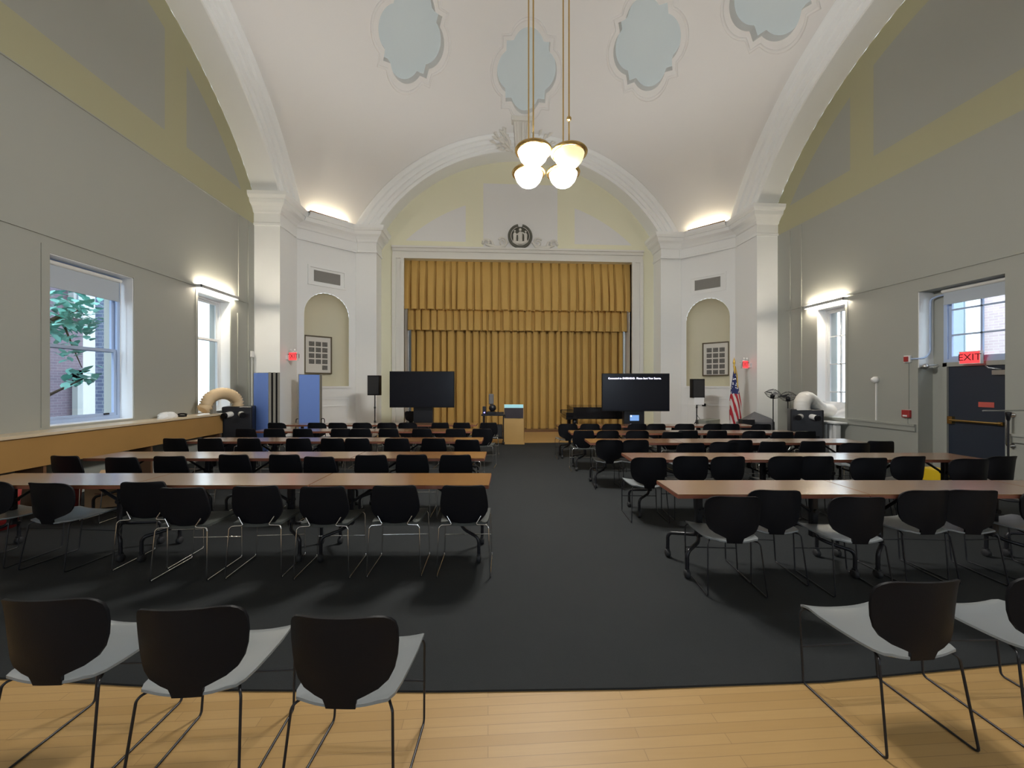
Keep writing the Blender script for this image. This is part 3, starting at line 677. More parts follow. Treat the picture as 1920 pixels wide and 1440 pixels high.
CHAIRS = [
 ('A', -0.203, 3.712, -2.3, 'square-backed chrome-legged black chair, nearest the aisle, first table row, window ledge side', 'chairs at the first table row, window ledge side'),
 ('A', -0.815, 3.749, -1.1, 'square-backed chrome-legged black chair, second from the aisle, first table row, window ledge side', 'chairs at the first table row, window ledge side'),
 ('A', -1.432, 3.751, -0.5, 'square-backed chrome-legged black chair, third from the aisle, first table row, window ledge side', 'chairs at the first table row, window ledge side'),
 ('A', -2.031, 3.805, 0.9, 'square-backed chrome-legged black chair, fourth from the aisle, first table row, window ledge side', 'chairs at the first table row, window ledge side'),
 ('A', -2.627, 3.79, -1.1, 'square-backed chrome-legged black chair, fifth from the aisle, first table row, window ledge side', 'chairs at the first table row, window ledge side'),
 ('A', -3.14, 4.019, 0.7, 'square-backed chrome-legged black chair, sixth from the aisle, first table row, window ledge side', 'chairs at the first table row, window ledge side'),
 ('B', -3.967, 4.05, -8.2, 'round-backed wire-legged black chair, seventh from the aisle, first table row, window ledge side', 'chairs at the first table row, window ledge side'),
 ('B', -4.62, 4.148, -3.8, 'round-backed wire-legged black chair, eighth from the aisle, first table row, window ledge side', 'chairs at the first table row, window ledge side'),
 ('A', -0.41, 5.227, 1.0, 'square-backed chrome-legged black chair, nearest the aisle, second table row, window ledge side', 'chairs at the second table row, window ledge side'),
 ('A', -0.952, 5.277, -2.0, 'square-backed chrome-legged black chair, second from the aisle, second table row, window ledge side', 'chairs at the second table row, window ledge side'),
 ('A', -1.468, 5.273, 0.5, 'square-backed chrome-legged black chair, third from the aisle, second table row, window ledge side', 'chairs at the second table row, window ledge side'),
 ('A', -2.039, 5.195, -7.3, 'square-backed chrome-legged black chair, fourth from the aisle, second table row, window ledge side', 'chairs at the second table row, window ledge side'),
 ('A', -2.553, 5.375, -3.8, 'square-backed chrome-legged black chair, fifth from the aisle, second table row, window ledge side', 'chairs at the second table row, window ledge side'),
 ('A', -3.184, 5.413, -6.0, 'square-backed chrome-legged black chair, sixth from the aisle, second table row, window ledge side', 'chairs at the second table row, window ledge side'),
 ('A', -3.919, 5.351, -3.0, 'square-backed chrome-legged black chair, seventh from the aisle, second table row, window ledge side', 'chairs at the second table row, window ledge side'),
 ('A', -4.434, 5.296, -2.7, 'square-backed chrome-legged black chair, eighth from the aisle, second table row, window ledge side', 'chairs at the second table row, window ledge side'),
 ('A', -5.208, 5.447, -8.3, 'square-backed chrome-legged black chair, ninth from the aisle, second table row, window ledge side', 'chairs at the second table row, window ledge side'),
 ('A', -0.31, 6.574, -6.3, 'square-backed chrome-legged black chair, nearest the aisle, third table row, window ledge side', 'chairs at the third table row, window ledge side'),
 ('A', -0.868, 6.755, -5.7, 'square-backed chrome-legged black chair, second from the aisle, third table row, window ledge side', 'chairs at the third table row, window ledge side'),
 ('A', -1.495, 6.793, 0.7, 'square-backed chrome-legged black chair, third from the aisle, third table row, window ledge side', 'chairs at the third table row, window ledge side'),
 ('A', -2.139, 6.832, -0.8, 'square-backed chrome-legged black chair, fourth from the aisle, third table row, window ledge side', 'chairs at the third table row, window ledge side'),
 ('A', -2.519, 6.855, -6.9, 'square-backed chrome-legged black chair, fifth from the aisle, third table row, window ledge side', 'chairs at the third table row, window ledge side'),
 ('A', -3.103, 6.891, -0.5, 'square-backed chrome-legged black chair, sixth from the aisle, third table row, window ledge side', 'chairs at the third table row, window ledge side'),
 ('A', -3.888, 6.938, -7.1, 'square-backed chrome-legged black chair, seventh from the aisle, third table row, window ledge side', 'chairs at the third table row, window ledge side'),
 ('A', -4.543, 6.979, -2.3, 'square-backed chrome-legged black chair, eighth from the aisle, third table row, window ledge side', 'chairs at the third table row, window ledge side'),
 ('A', -5.102, 7.012, -7.2, 'square-backed chrome-legged black chair, ninth from the aisle, third table row, window ledge side', 'chairs at the third table row, window ledge side'),
 ('A', -0.088, 8.099, -8.5, 'square-backed chrome-legged black chair, nearest the aisle, fourth table row, window ledge side', 'chairs at the fourth table row, window ledge side'),
 ('A', -0.644, 8.134, 0.2, 'square-backed chrome-legged black chair, second from the aisle, fourth table row, window ledge side', 'chairs at the fourth table row, window ledge side'),
 ('A', -1.29, 8.173, -6.4, 'square-backed chrome-legged black chair, third from the aisle, fourth table row, window ledge side', 'chairs at the fourth table row, window ledge side'),
 ('A', -1.954, 8.213, -6.3, 'square-backed chrome-legged black chair, fourth from the aisle, fourth table row, window ledge side', 'chairs at the fourth table row, window ledge side'),
 ('A', -2.538, 8.248, 1.3, 'square-backed chrome-legged black chair, fifth from the aisle, fourth table row, window ledge side', 'chairs at the fourth table row, window ledge side'),
 ('A', -2.923, 8.272, 0.2, 'square-backed chrome-legged black chair, sixth from the aisle, fourth table row, window ledge side', 'chairs at the fourth table row, window ledge side'),
 ('A', -3.667, 8.318, -5.6, 'square-backed chrome-legged black chair, seventh from the aisle, fourth table row, window ledge side', 'chairs at the fourth table row, window ledge side'),
 ('A', -4.256, 8.353, 1.1, 'square-backed chrome-legged black chair, eighth from the aisle, fourth table row, window ledge side', 'chairs at the fourth table row, window ledge side'),
 ('A', -4.806, 8.387, -3.1, 'square-backed chrome-legged black chair, ninth from the aisle, fourth table row, window ledge side', 'chairs at the fourth table row, window ledge side'),
 ('A', 0.02, 9.336, -1.7, 'square-backed chrome-legged black chair, nearest the aisle, fifth table row, window ledge side', 'chairs at the fifth table row, window ledge side'),
 ('A', -0.582, 9.372, -6.4, 'square-backed chrome-legged black chair, second from the aisle, fifth table row, window ledge side', 'chairs at the fifth table row, window ledge side'),
 ('A', -1.104, 9.404, 0.9, 'square-backed chrome-legged black chair, third from the aisle, fifth table row, window ledge side', 'chairs at the fifth table row, window ledge side'),
 ('B', -1.85, 9.45, -1.6, 'round-backed wire-legged black chair, fourth from the aisle, fifth table row, window ledge side', 'chairs at the fifth table row, window ledge side'),
 ('B', -2.34, 9.479, 1.2, 'round-backed wire-legged black chair, fifth from the aisle, fifth table row, window ledge side', 'chairs at the fifth table row, window ledge side'),
 ('B', -2.911, 9.514, 0.5, 'round-backed wire-legged black chair, sixth from the aisle, fifth table row, window ledge side', 'chairs at the fifth table row, window ledge side'),
 ('B', -3.458, 9.547, -5.5, 'round-backed wire-legged black chair, seventh from the aisle, fifth table row, window ledge side', 'chairs at the fifth table row, window ledge side'),
 ('B', -3.937, 9.577, -4.9, 'round-backed wire-legged black chair, eighth from the aisle, fifth table row, window ledge side', 'chairs at the fifth table row, window ledge side'),
 ('B', -4.857, 9.632, -6.8, 'round-backed wire-legged black chair, ninth from the aisle, fifth table row, window ledge side', 'chairs at the fifth table row, window ledge side'),
 ('B', 1.996, 3.256, -7.0, 'round-backed wire-legged black chair, nearest the aisle, first table row, exit door side', 'chairs at the first table row, exit door side'),
 ('B', 2.47, 3.416, -7.8, 'round-backed wire-legged black chair, second from the aisle, first table row, exit door side', 'chairs at the first table row, exit door side'),
 ('B', 2.979, 3.183, -5.5, 'round-backed wire-legged black chair, third from the aisle, first table row, exit door side', 'chairs at the first table row, exit door side'),
 ('B', 3.725, 3.337, -2.4, 'round-backed wire-legged black chair, fourth from the aisle, first table row, exit door side', 'chairs at the first table row, exit door side'),
 ('B', 4.133, 3.314, -8.4, 'round-backed wire-legged black chair, fifth from the aisle, first table row, exit door side', 'chairs at the first table row, exit door side'),
 ('B', 4.771, 3.276, -1.7, 'round-backed wire-legged black chair, sixth from the aisle, first table row, exit door side', 'chairs at the first table row, exit door side'),
 ('B', 1.987, 4.923, -5.1, 'round-backed wire-legged black chair, nearest the aisle, second table row, exit door side', 'chairs at the second table row, exit door side'),
 ('B', 2.548, 4.974, -5.4, 'round-backed wire-legged black chair, second from the aisle, second table row, exit door side', 'chairs at the second table row, exit door side'),
 ('B', 2.987, 4.931, -0.3, 'round-backed wire-legged black chair, third from the aisle, second table row, exit door side', 'chairs at the second table row, exit door side'),
 ('B', 3.734, 4.902, -3.7, 'round-backed wire-legged black chair, fourth from the aisle, second table row, exit door side', 'chairs at the second table row, exit door side'),
 ('B', 4.108, 4.88, -5.3, 'round-backed wire-legged black chair, fifth from the aisle, second table row, exit door side', 'chairs at the second table row, exit door side'),
 ('B', 4.669, 4.742, -3.7, 'round-backed wire-legged black chair, sixth from the aisle, second table row, exit door side', 'chairs at the second table row, exit door side'),
 ('B', 5.251, 4.81, -1.4, 'round-backed wire-legged black chair, seventh from the aisle, second table row, exit door side', 'chairs at the second table row, exit door side'),
 ('B', 5.824, 4.604, -7.9, 'round-backed wire-legged black chair, eighth from the aisle, second table row, exit door side', 'chairs at the second table row, exit door side'),
 ('B', 6.386, 4.74, 1.3, 'round-backed wire-legged black chair, ninth from the aisle, second table row, exit door side', 'chairs at the second table row, exit door side'),
 ('B', 1.977, 6.431, -8.3, 'round-backed wire-legged black chair, nearest the aisle, third table row, exit door side', 'chairs at the third table row, exit door side'),
 ('B', 2.376, 6.407, -1.0, 'round-backed wire-legged black chair, second from the aisle, third table row, exit door side', 'chairs at the third table row, exit door side'),
 ('B', 3.095, 6.043, -0.0, 'round-backed wire-legged black chair, third from the aisle, third table row, exit door side', 'chairs at the third table row, exit door side'),
 ('B', 3.688, 6.101, -8.3, 'round-backed wire-legged black chair, fourth from the aisle, third table row, exit door side', 'chairs at the third table row, exit door side'),
 ('B', 4.043, 6.306, -0.6, 'round-backed wire-legged black chair, fifth from the aisle, third table row, exit door side', 'chairs at the third table row, exit door side'),
 ('A', 4.419, 6.074, -4.8, 'square-backed chrome-legged black chair, sixth from the aisle, third table row, exit door side', 'chairs at the third table row, exit door side'),
 ('A', 5.078, 6.09, -2.7, 'square-backed chrome-legged black chair, seventh from the aisle, third table row, exit door side', 'chairs at the third table row, exit door side'),
 ('B', 5.627, 5.891, -8.4, 'round-backed wire-legged black chair, eighth from the aisle, third table row, exit door side', 'chairs at the third table row, exit door side'),
 ('A', 6.152, 6.024, -8.0, 'square-backed chrome-legged black chair, ninth from the aisle, third table row, exit door side', 'chairs at the third table row, exit door side'),
 ('A', 1.856, 7.681, -6.7, 'square-backed chrome-legged black chair, nearest the aisle, fourth table row, exit door side', 'chairs at the fourth table row, exit door side'),
 ('B', 2.298, 7.654, 1.1, 'round-backed wire-legged black chair, second from the aisle, fourth table row, exit door side', 'chairs at the fourth table row, exit door side'),
 ('B', 2.89, 7.618, -6.5, 'round-backed wire-legged black chair, third from the aisle, fourth table row, exit door side', 'chairs at the fourth table row, exit door side'),
 ('A', 3.44, 7.383, -0.9, 'square-backed chrome-legged black chair, fourth from the aisle, fourth table row, exit door side', 'chairs at the fourth table row, exit door side'),
 ('A', 3.82, 7.561, 0.8, 'square-backed chrome-legged black chair, fifth from the aisle, fourth table row, exit door side', 'chairs at the fourth table row, exit door side'),
 ('A', 4.378, 7.527, 0.9, 'square-backed chrome-legged black chair, sixth from the aisle, fourth table row, exit door side', 'chairs at the fourth table row, exit door side'),
 ('B', 5.1, 7.447, -5.0, 'round-backed wire-legged black chair, seventh from the aisle, fourth table row, exit door side', 'chairs at the fourth table row, exit door side'),
 ('A', 5.513, 7.273, -4.9, 'square-backed chrome-legged black chair, eighth from the aisle, fourth table row, exit door side', 'chairs at the fourth table row, exit door side'),
 ('A', 6.004, 7.334, -3.2, 'square-backed chrome-legged black chair, ninth from the aisle, fourth table row, exit door side', 'chairs at the fourth table row, exit door side'),
 ('B', 1.8, 8.987, -0.7, 'round-backed wire-legged black chair, nearest the aisle, fifth table row, exit door side', 'chairs at the fifth table row, exit door side'),
 ('B', 2.318, 8.955, -7.4, 'round-backed wire-legged black chair, second from the aisle, fifth table row, exit door side', 'chairs at the fifth table row, exit door side'),
 ('B', 2.788, 8.927, -1.0, 'round-backed wire-legged black chair, third from the aisle, fifth table row, exit door side', 'chairs at the fifth table row, exit door side'),
 ('B', 3.357, 8.892, -0.5, 'round-backed wire-legged black chair, fourth from the aisle, fifth table row, exit door side', 'chairs at the fifth table row, exit door side'),
 ('B', 3.783, 8.866, 0.1, 'round-backed wire-legged black chair, fifth from the aisle, fifth table row, exit door side', 'chairs at the fifth table row, exit door side'),
 ('B', 4.45, 8.825, -8.1, 'round-backed wire-legged black chair, sixth from the aisle, fifth table row, exit door side', 'chairs at the fifth table row, exit door side'),
 ('B', 5.052, 8.789, 1.0, 'round-backed wire-legged black chair, seventh from the aisle, fifth table row, exit door side', 'chairs at the fifth table row, exit door side'),
 ('B', 5.459, 8.764, -7.6, 'round-backed wire-legged black chair, eighth from the aisle, fifth table row, exit door side', 'chairs at the fifth table row, exit door side'),
 ('B', 6.122, 8.667, -5.1, 'round-backed wire-legged black chair, ninth from the aisle, fifth table row, exit door side', 'chairs at the fifth table row, exit door side'),
 ('B', -1.872, 2.02, -2.4, 'black chair on the wood floor, outermost of the three by the window ledge side', 'chairs on the wood floor'),
 ('B', -1.237, 1.915, 0.7, 'black chair on the wood floor, middle of the three by the window ledge side', 'chairs on the wood floor'),
 ('B', -0.565, 1.818, -5.1, 'black chair on the wood floor, nearest the aisle of the three, window ledge side', 'chairs on the wood floor'),
 ('B', 2.019, 1.936, 0.8, 'grey-seated chair on the wood floor, nearer the aisle of two, exit door side', 'chairs on the wood floor'),
 ('B', 2.741, 1.927, -3.0, 'grey-seated chair on the wood floor, cut by the frame edge, exit door side', 'chairs on the wood floor'),
 ('B', -2.538, 13.539, -5.4, 'grey-black chair standing behind the dark pedestal of the blank television', 'chairs by the stage'),
]
# ================================================================ FURNITURE
# ---- chairs
def frame_tube(mb,pts,r,fr=.03): mb.tube(fillet(pts,fr,4),r,6)
def chair_B():
    """round-backed plastic shell chair on a wire sled base; faces +Y"""
    t=thing('stacking_chair','','chair'); parts=[]
    # seat
    prof=[(-.215,.15,0),(-.205,.185,0),(-.17,.203,0),(-.10,.213,0),(0,.22,0),(.10,.226,.0),(.17,.228,.004),(.215,.226,-.006),(.24,.215,-.022),(.25,.20,-.04)]
    rows=[]
    for y,w,dz in prof:
        rows.append([(w*u,y,.432+dz+.022*abs(u)**2.5-.012*math.cos(PI*(y)/.6)) for u in [k/6-1 for k in range(13)]])
    mb=MB(); mb.shell(rows,(0,0,-.012)); parts.append(mb.build('seat',M['seatg'],t))
    # back
    prof=[(.412,.060),(.43,.062),(.455,.068),(.470,.10),(.490,.15),(.515,.185),(.55,.204),(.60,.215),(.66,.220),(.71,.219),(.745,.212),(.768,.198),(.785,.178),(.795,.150),(.799,.120)]
    rows=[]
    for z,w in prof:
        v=(z-.40)/.40; y=-.215-.055*v-.01*math.sin(PI*v)
        rows.append([(w*u,y+.080*(w/.22)*abs(w*u/.22)**2.2,z) for u in [k/7-1 for k in range(15)]])
    mb=MB(); mb.shell(rows,(0,.013,0)); mb.box(-.05,.05,-.205,-.13,.408,.421)
    parts.append(mb.build('backrest',M['black'],t))
    r=.0058
    for s in (-1,1):
        mb=MB(); frame_tube(mb,[(s*.14,-.10,.414),(s*.195,-.195,.414),(s*.205,-.205,.40),(s*.228,-.262,.006),(s*.228,.205,.006),(s*.222,.238,.385),(s*.20,.23,.41),(s*.15,.10,.414)],r,.022)
        parts.append(mb.build('leg',M['blackm'],t))
    mb=MB(); mb.tube([(-.2245,.221,.20),(.2245,.221,.20)],.005,6); parts.append(mb.build('crossbar',M['blackm'],t))
    index(t,parts); return t
def chair_A():
    """square-backed chair with chrome sled base; faces +Y"""
    t=thing('stacking_chair','','chair'); parts=[]
    rows=[]
    for y,w,dz in ((-.20,.19,0),(-.19,.205,.004),(-.1,.215,.006),(.05,.22,.006),(.17,.222,.006),(.22,.218,-.004),(.235,.205,-.016)):
        rows.append([(w*u,y,.452+dz+.012*u*u) for u in [k/6-1 for k in range(13)]])
    mb=MB(); mb.shell(rows,(0,0,-.022)); parts.append(mb.build('seat',M['seatA'],t))
    prof=[(.455,.11),(.462,.135),(.485,.158),(.52,.185),(.56,.206),(.60,.213),(.65,.209),(.70,.202),(.745,.194),(.775,.188),(.790,.180),(.798,.165),(.80,.15)]
    rows=[]
    for z,w in prof:
        v=(z-.455)/.345; y=-.20-.068*v
        rows.append([(w*u,y+.03*abs(u)**2,z) for u in [k/7-1 for k in range(15)]])
    mb=MB(); mb.shell(rows,(0,.018,0)); parts.append(mb.build('backrest',M['black'],t))
    for s in (-1,1):
        mb=MB(); frame_tube(mb,[(s*.15,-.212,.525),(s*.105,-.222,.452),(s*.20,-.225,.448),(s*.217,-.232,.43),(s*.234,-.262,.010),(s*.234,.205,.010),(s*.22,.225,.40),(s*.20,.22,.428),(s*.17,.08,.43),(s*.17,-.12,.43)],.0058,.018)
        for y in (-.25,.19): mb.sphere((s*.234,y,.009),.0095,8,5)
        l=mb.build('leg',M['chrome'],t); parts.append(l)
    mb=MB(); mb.tube([(-.228,.215,.20),(.228,.215,.20)],.005,6); parts.append(mb.build('crossbar',M['chrome'],t))
    index(t,parts); return t
PROTO={'A':chair_A(),'B':chair_B()}; USED=set()
def place_chair(k,X,Y,deg,label,group):
    z=0.0 if 'wood floor' in label or Y>11.27 else KZ
    rz=math.radians(deg)
    if k not in USED:
        USED.add(k); o=PROTO[k]; o.location=(X,Y,z); o.rotation_euler=(0,0,rz); o['label']=label; o['group']=group
    else: copy_tree(PROTO[k],(X,Y,z),rz,label,group)
for c in CHAIRS: place_chair(*c)

# ---- folding tables
TOPH=.737; TD=.50
def make_table(L):
    t=thing('folding_table','','table'); parts=[]
    mb=MB(); mb.box(-L/2+.005,L/2-.005,-TD/2,TD/2,TOPH-.008,TOPH); top=mb.build('tabletop',M['lam'],t); parts.append(top)
    mb=MB(); mb.box(-L/2+.004,L/2-.004,-TD/2-.001,TD/2+.001,TOPH-.036,TOPH-.008); parts.append(mb.build('table_edge',M['edge'],t))
    for s in (-1,1):
        cx=s*(L/2-.30)
        mb=MB(); mb.rbox(cx-.03,cx+.03,-.028,.028,.28,TOPH-.036,.012); mb.box(cx-.05,cx+.05,-.19,.19,TOPH-.05,TOPH-.036)
        leg=mb.build('leg',M['blackm'],t); parts.append(leg); sub=[]
        for q in (-1,1):
            mb=MB(); ex=s*(L/2-.10)
            mb.tube(fillet([(cx,q*.012,.42),(cx+s*.008,q*.02,.285),(cx+s*.05,q*.10,.265),(ex-s*.02,q*.205,.235),(ex,q*.215,.20),(ex,q*.215,.075)],.06,5),.0165,8)
            sub.append(mb.build('foot',M['blackm'],leg))
            mb=MB(); Mx=Matrix.Translation((ex,q*.215,.036))@Matrix.Rotation(PI/2,4,'Y')
            mb.lathe([(.001,-.02),(.03,-.02),(.036,-.014),(.036,.014),(.03,.02),(.001,.02)],14,0,(0,0,0),Mx); mb.box(ex-.012,ex+.012,q*.215-.02,q*.215+.02,.05,.08)
            sub.append(mb.build('caster',M['rubber'],leg))
        mb=MB(); mb.tube([(cx,0,.50),(cx-s*.30,0,TOPH-.045)],.015,6); mb.cyl((cx-.0,-.05,.52),(cx,.05,.52),.022,10); sub.append(mb.build('brace',M['blackm'],leg))
        index(leg,sub)
    index(t,parts); return t
TABLES={'ledge':[(-.215,1.70,3.71,3),(-.35,1.715,5.05,3),(-.50,1.64,6.53,3),(-.64,1.53,7.92,3),(-.83,1.49,9.16,3)],
        'door':[(1.425,1.66,3.40,3),(1.51,1.50,4.96,3),(1.26,1.51,6.38,3),(1.15,1.50,7.62,3),(1.04,1.50,8.92,3)]}
ROWN=['first','second','third','fourth','fifth']; PLN=['aisle end','middle','outer end']
for side,rows in TABLES.items():
    for r,(x0,L,z0,n) in enumerate(rows):
        p=None
        for i in range(n):
            s=-1 if side=='ledge' else 1
            xc=x0+s*(L*(i+.5)); X,Y=CH(xc,z0+TD/2)
            lab='cherry-topped folding table, %s of the %s table row, %s side'%(PLN[i],ROWN[r],'window ledge' if side=='ledge' else 'exit door')
            grp='tables of the %s row on the %s side'%(ROWN[r],'window ledge' if side=='ledge' else 'exit door')
            if p is None:
                p=make_table(L); p.location=(X,Y,KZ); p.rotation_euler=(0,0,-PSI); p['label']=lab; p['group']=grp
            else: copy_tree(p,(X,Y,KZ),-PSI,lab,grp)

# ---- window ledge along the side wall
t=thing('window_ledge','long wooden ledge under the large window, pale top and brown front','ledge',(0,0,0))
MB().rbox(XL,-5.93,.6,9.28,1.005,1.045,.008).build('ledge_top',M['oaktop'],t)
MB().box(-5.985,-5.96,.6,9.26,.60,1.005).build('front_panel',M['oak'],t)
for y in (.62,2.3,4.0,5.7,7.4,9.2): MB().box(XL,-5.99,y,y+.04,0,1.005).build('support_panel',M['woodpole'],t)
# ---- radiator under the narrow window
t=thing('radiator','white sectional radiator under the narrow bright window','radiator',(XR-.24,9.25,0))
for i in range(8):
    mb=MB(); y=-.42+i*.12; mb.rbox(-.08,.08,y-.05,y+.05,.08,.74,.04); mb.box(-.06,.06,y-.03,y+.03,0,.08); mb.build('section',M['vinyl'],t)
MB().rbox(-.14,.2,-.52,.52,.76,.80,.03).build('top_shelf',M['vinyl'],t)

# ---- portable air conditioners
def cooler(loc,rz,label,w,h,d):
    t=thing('portable_air_conditioner',label,'air conditioner',loc,rz,'portable air conditioners')
    mb=MB(); mb.rbox(-w/2,w/2,-d/2,d/2,.07,h,.04); mb.build('cabinet',M['blackm'],t)
    mb=MB(); mb.box(-w*.36,w*.36,-d/2-.008,-d/2+.01,.10,h*.42)
    for i in range(9): mb.box(-w*.36,w*.36,-d/2-.016,-d/2-.006,.12+i*.04,.135+i*.04)
    mb.build('intake_grille',M['black'],t)
    for i,(x,a) in enumerate(((-.15,-.5),(.10,.5))):
        mb=MB(); p0=Vector((x*w*1.25,-d/2+.02,h-.17)); dv=Vector((math.sin(a)*.16,-.17,-.02)); 
        mb.tube([p0,p0+dv*.3,p0+dv],[.062,.066,.066],16); mb.build('air_nozzle',M['vinyl'] if i else M['ductw'],t)
        mb=MB(); q=p0+dv; mb.tube([q,q+dv.normalized()*.05],[.07,.06],16); mb.build('nozzle_tip',M['black'],t)
    for x in (-w/2+.07,w/2-.07):
        for y in (-d/2+.07,d/2-.07):
            mb=MB(); mb.sphere((x,y,.036),.036,10,6); mb.build('caster',M['rubber'],t)
    return t
aX,aY=-5.80,9.60
cooler((aX,aY,KZ),.30,'black portable air conditioner at the end of the window ledge',.60,1.17,.42)
bX,bY=7.72,9.18
cooler((bX,bY,KZ),-.50,'black portable air conditioner beside the radiator on the exit side',.66,1.08,.44)
def corrugated(path,r,n,mi=0,amp=.012):
    P=[Vector(p) for p in path]; L=len(P); pts=[];rad=[]
    for i in range(n+1):
        u=i/n*(L-1); k=min(int(u),L-2); pts.append(P[k].lerp(P[k+1],u-k)); rad.append(r+(amp if i%2 else -amp))
    return MB().tube(pts,rad,18,mi)
cp=[(aX-.03,aY-.02,1.17)]
for i in range(1,14):
    a=PI*i/13; cp.append((aX-.03-.12*(1-math.cos(a)),aY-.02-.34*(1-math.cos(a)),1.22+.27*math.sin(a)))
cp.append((aX-.29,aY-.78,1.14))
tag(corrugated(cp,.115,46,0,.017).build('duct_hose',M['duct']),'tan ribbed duct hose arching from the air conditioner to the ledge','duct hose')
cp=[(bX-.12,bY-.06,1.06),(bX-.12,bY-.05,1.16),(bX-.09,bY-.03,1.26),(bX+.0,bY+.02,1.34),(bX+.13,bY+.08,1.35),(bX+.26,bY+.13,1.29),(bX+.40,bY+.17,1.18),(bX+.55,bY+.19,1.08),(XR+.14,bY+.20,1.02)]
tag(corrugated(cp,.165,60,0,.006).build('duct_hose',M['ductw']),'thick white duct hose bending from the air conditioner to the narrow window','duct hose')
mb=MB(); rows=[]
for i in range(9):
    z=.90+.36*i/8; rows.append([(XR+.16-.05*math.sin(y*11+i)*.6-.05*(1-i/8),y,z) for y in [8.88+.76*k/10 for k in range(11)]])
mb.shell(rows,(.012,0,0)); tag(mb.build('plastic_sheet',M['plastic_sheet']),'crumpled white plastic sheet in the bottom of the narrow window','plastic sheet')
# white bag and cloth on the ledge
X0,Y0=-6.13,7.95
mb=MB(); R3=random.Random(8); rows=[]
for i in range(7):
    a=PI*.5*i/6; rr=math.cos(a)**.7 if i<6 else .02
    rows.append([(rr*.13*math.cos(2*PI*k/16)*(1+.15*R3.uniform(-1,1)),rr*.19*math.sin(2*PI*k/16)*(1+.12*R3.uniform(-1,1)),.105*math.sin(a)+(.02*R3.uniform(0,1) if i else 0)) for k in range(16)])
mb.grid(rows,0,False,True); tag(mb.build('plastic_bag',M['vinyl'],None,(X0,Y0,1.046)),'crumpled white plastic bag lying on the window ledge','bag')
t=thing('desk_telephone','small dark handset lying behind the white bag on the ledge','telephone',(-6.1,8.28,1.046))
MB().rbox(-.06,.06,-.04,.04,0,.03,.012).build('base',M['black'],t); MB().tube([(-.08,0,.045),(-.03,0,.06),(.03,0,.06),(.08,0,.045)],[.018,.014,.014,.018],8).build('handset',M['black'],t)
tag(MB().rbox(-.05,.05,-.05,.05,0,.26,.02).build('canister',M['tan'],None,(-6.08,9.12,1.046)),'small grey-brown canister standing at the far end of the ledge','canister')

# ---- folded blue partitions
def partition(loc,rz,label,w,n):
    t=thing('room_divider',label,'room divider',loc,rz,'folded blue partitions')
    for i in range(n):
        y=i*.115
        p=MB().rbox(-w/2,w/2,y,y+.07,.09,1.95,.02).build('panel',M['navy'] if i==0 else M['tan'],t)
        mb=MB(); mb.box(w/2,w/2+.014,y+.004,y+.066,.075,1.965); mb.box(-w/2-.014,-w/2,y+.004,y+.066,.075,1.965); mb.build('edge_frame',M['tan'],p)
        if i: mb=MB(); mb.box(-w/2-.01,w/2+.01,y-.046,y,.08,1.96); mb.build('gap_shade',M['black'],t)  # black box put in for the dark gap between folded panels
    e=(n-1)*.115+.07
    for s in (-1,1):
        mb=MB(); mb.tube(fillet([(s*w/2*.9,e/2,.10),(s*(w/2+.02),e/2,.70),(s*(w/2+.10),e/2,.70),(s*(w/2+.14),e/2,.06)],.07,5),.012,7); mb.build('leg',M['blackm'],t)
        mb=MB(); mb.sphere((s*(w/2+.14),e/2,.034),.034,10,6); mb.build('caster',M['rubber'],t)
    return t
X,Y=CH(-6.02,9.42); partition((X+.02,Y,KZ),-.42,'folded blue partition, brightly lit, beside the black air conditioner',.50,3)
X,Y=CH(-5.73,11.15); partition((X,Y,KZ),.10,'folded blue partition in shade, under the framed picture by the niche',.55,2)

# ---- speakers on stands
def speaker(x,z,label,lab2,bot,h,w):
    X,Y=CH(x,z); fl=0 if Y>11.27 else KZ
    s=thing('speaker_stand',lab2,'stand',(X,Y,fl),-PSI,'tripod speaker stands')
    MB().tube([(0,0,.30),(0,0,bot-fl)],.017,10).build('pole',M['blackm'],s)
    MB().lathe([(.017,.52),(.03,.53),(.03,.62),(.017,.63)],12).build('collar',M['blackm'],s)
    MB().lathe([(.017,.98),(.027,.985),(.027,1.03),(.017,1.035)],12).build('height_clamp',M['blackm'],s)
    for k in range(3):
        a=2*PI*k/3+.5; c,q=math.cos(a),math.sin(a)
        MB().tube([(c*.02,q*.02,.58),(c*.40,q*.40,.012)],.012,6).build('leg',M['blackm'],s)
        MB().tube([(0,0,.32),(c*.20,q*.20,.305)],.007,5).build('brace',M['blackm'],s)
    t=thing('loudspeaker',label,'loudspeaker',(X,Y,bot),-PSI,'loudspeakers on stands')
    mb=MB(); mb.prism([(-w/2,-.12),(w/2,-.12),(w/2,.06),(w*.30,.17),(-w*.30,.17),(-w/2,.06)],0,h); mb.build('cabinet',M['black'],t)
    mb=MB(); mb.rbox(-w*.44,w*.44,-.137,-.121,.03,h-.03,.006); mb.build('front_grille',M['rubber'],t)
    return t,X,Y
speaker(-4.03,11.6,'black loudspeaker on a stand beside the blank television','black tripod stand under the loudspeaker beside the blank television',1.37,.58,.35)
_,sx,sy=speaker(5.50,11.75,'black loudspeaker on a stand near the flag','tripod stand with a white sheet under the loudspeaker near the flag',1.29,.56,.36)
tag(MB().box(-.145,.145,-.15,-.146,-.21,.0).build('paper_sheet',M['paper'],None,(sx,sy,1.30),-PSI),'white paper sheet hanging below the loudspeaker near the flag','paper')

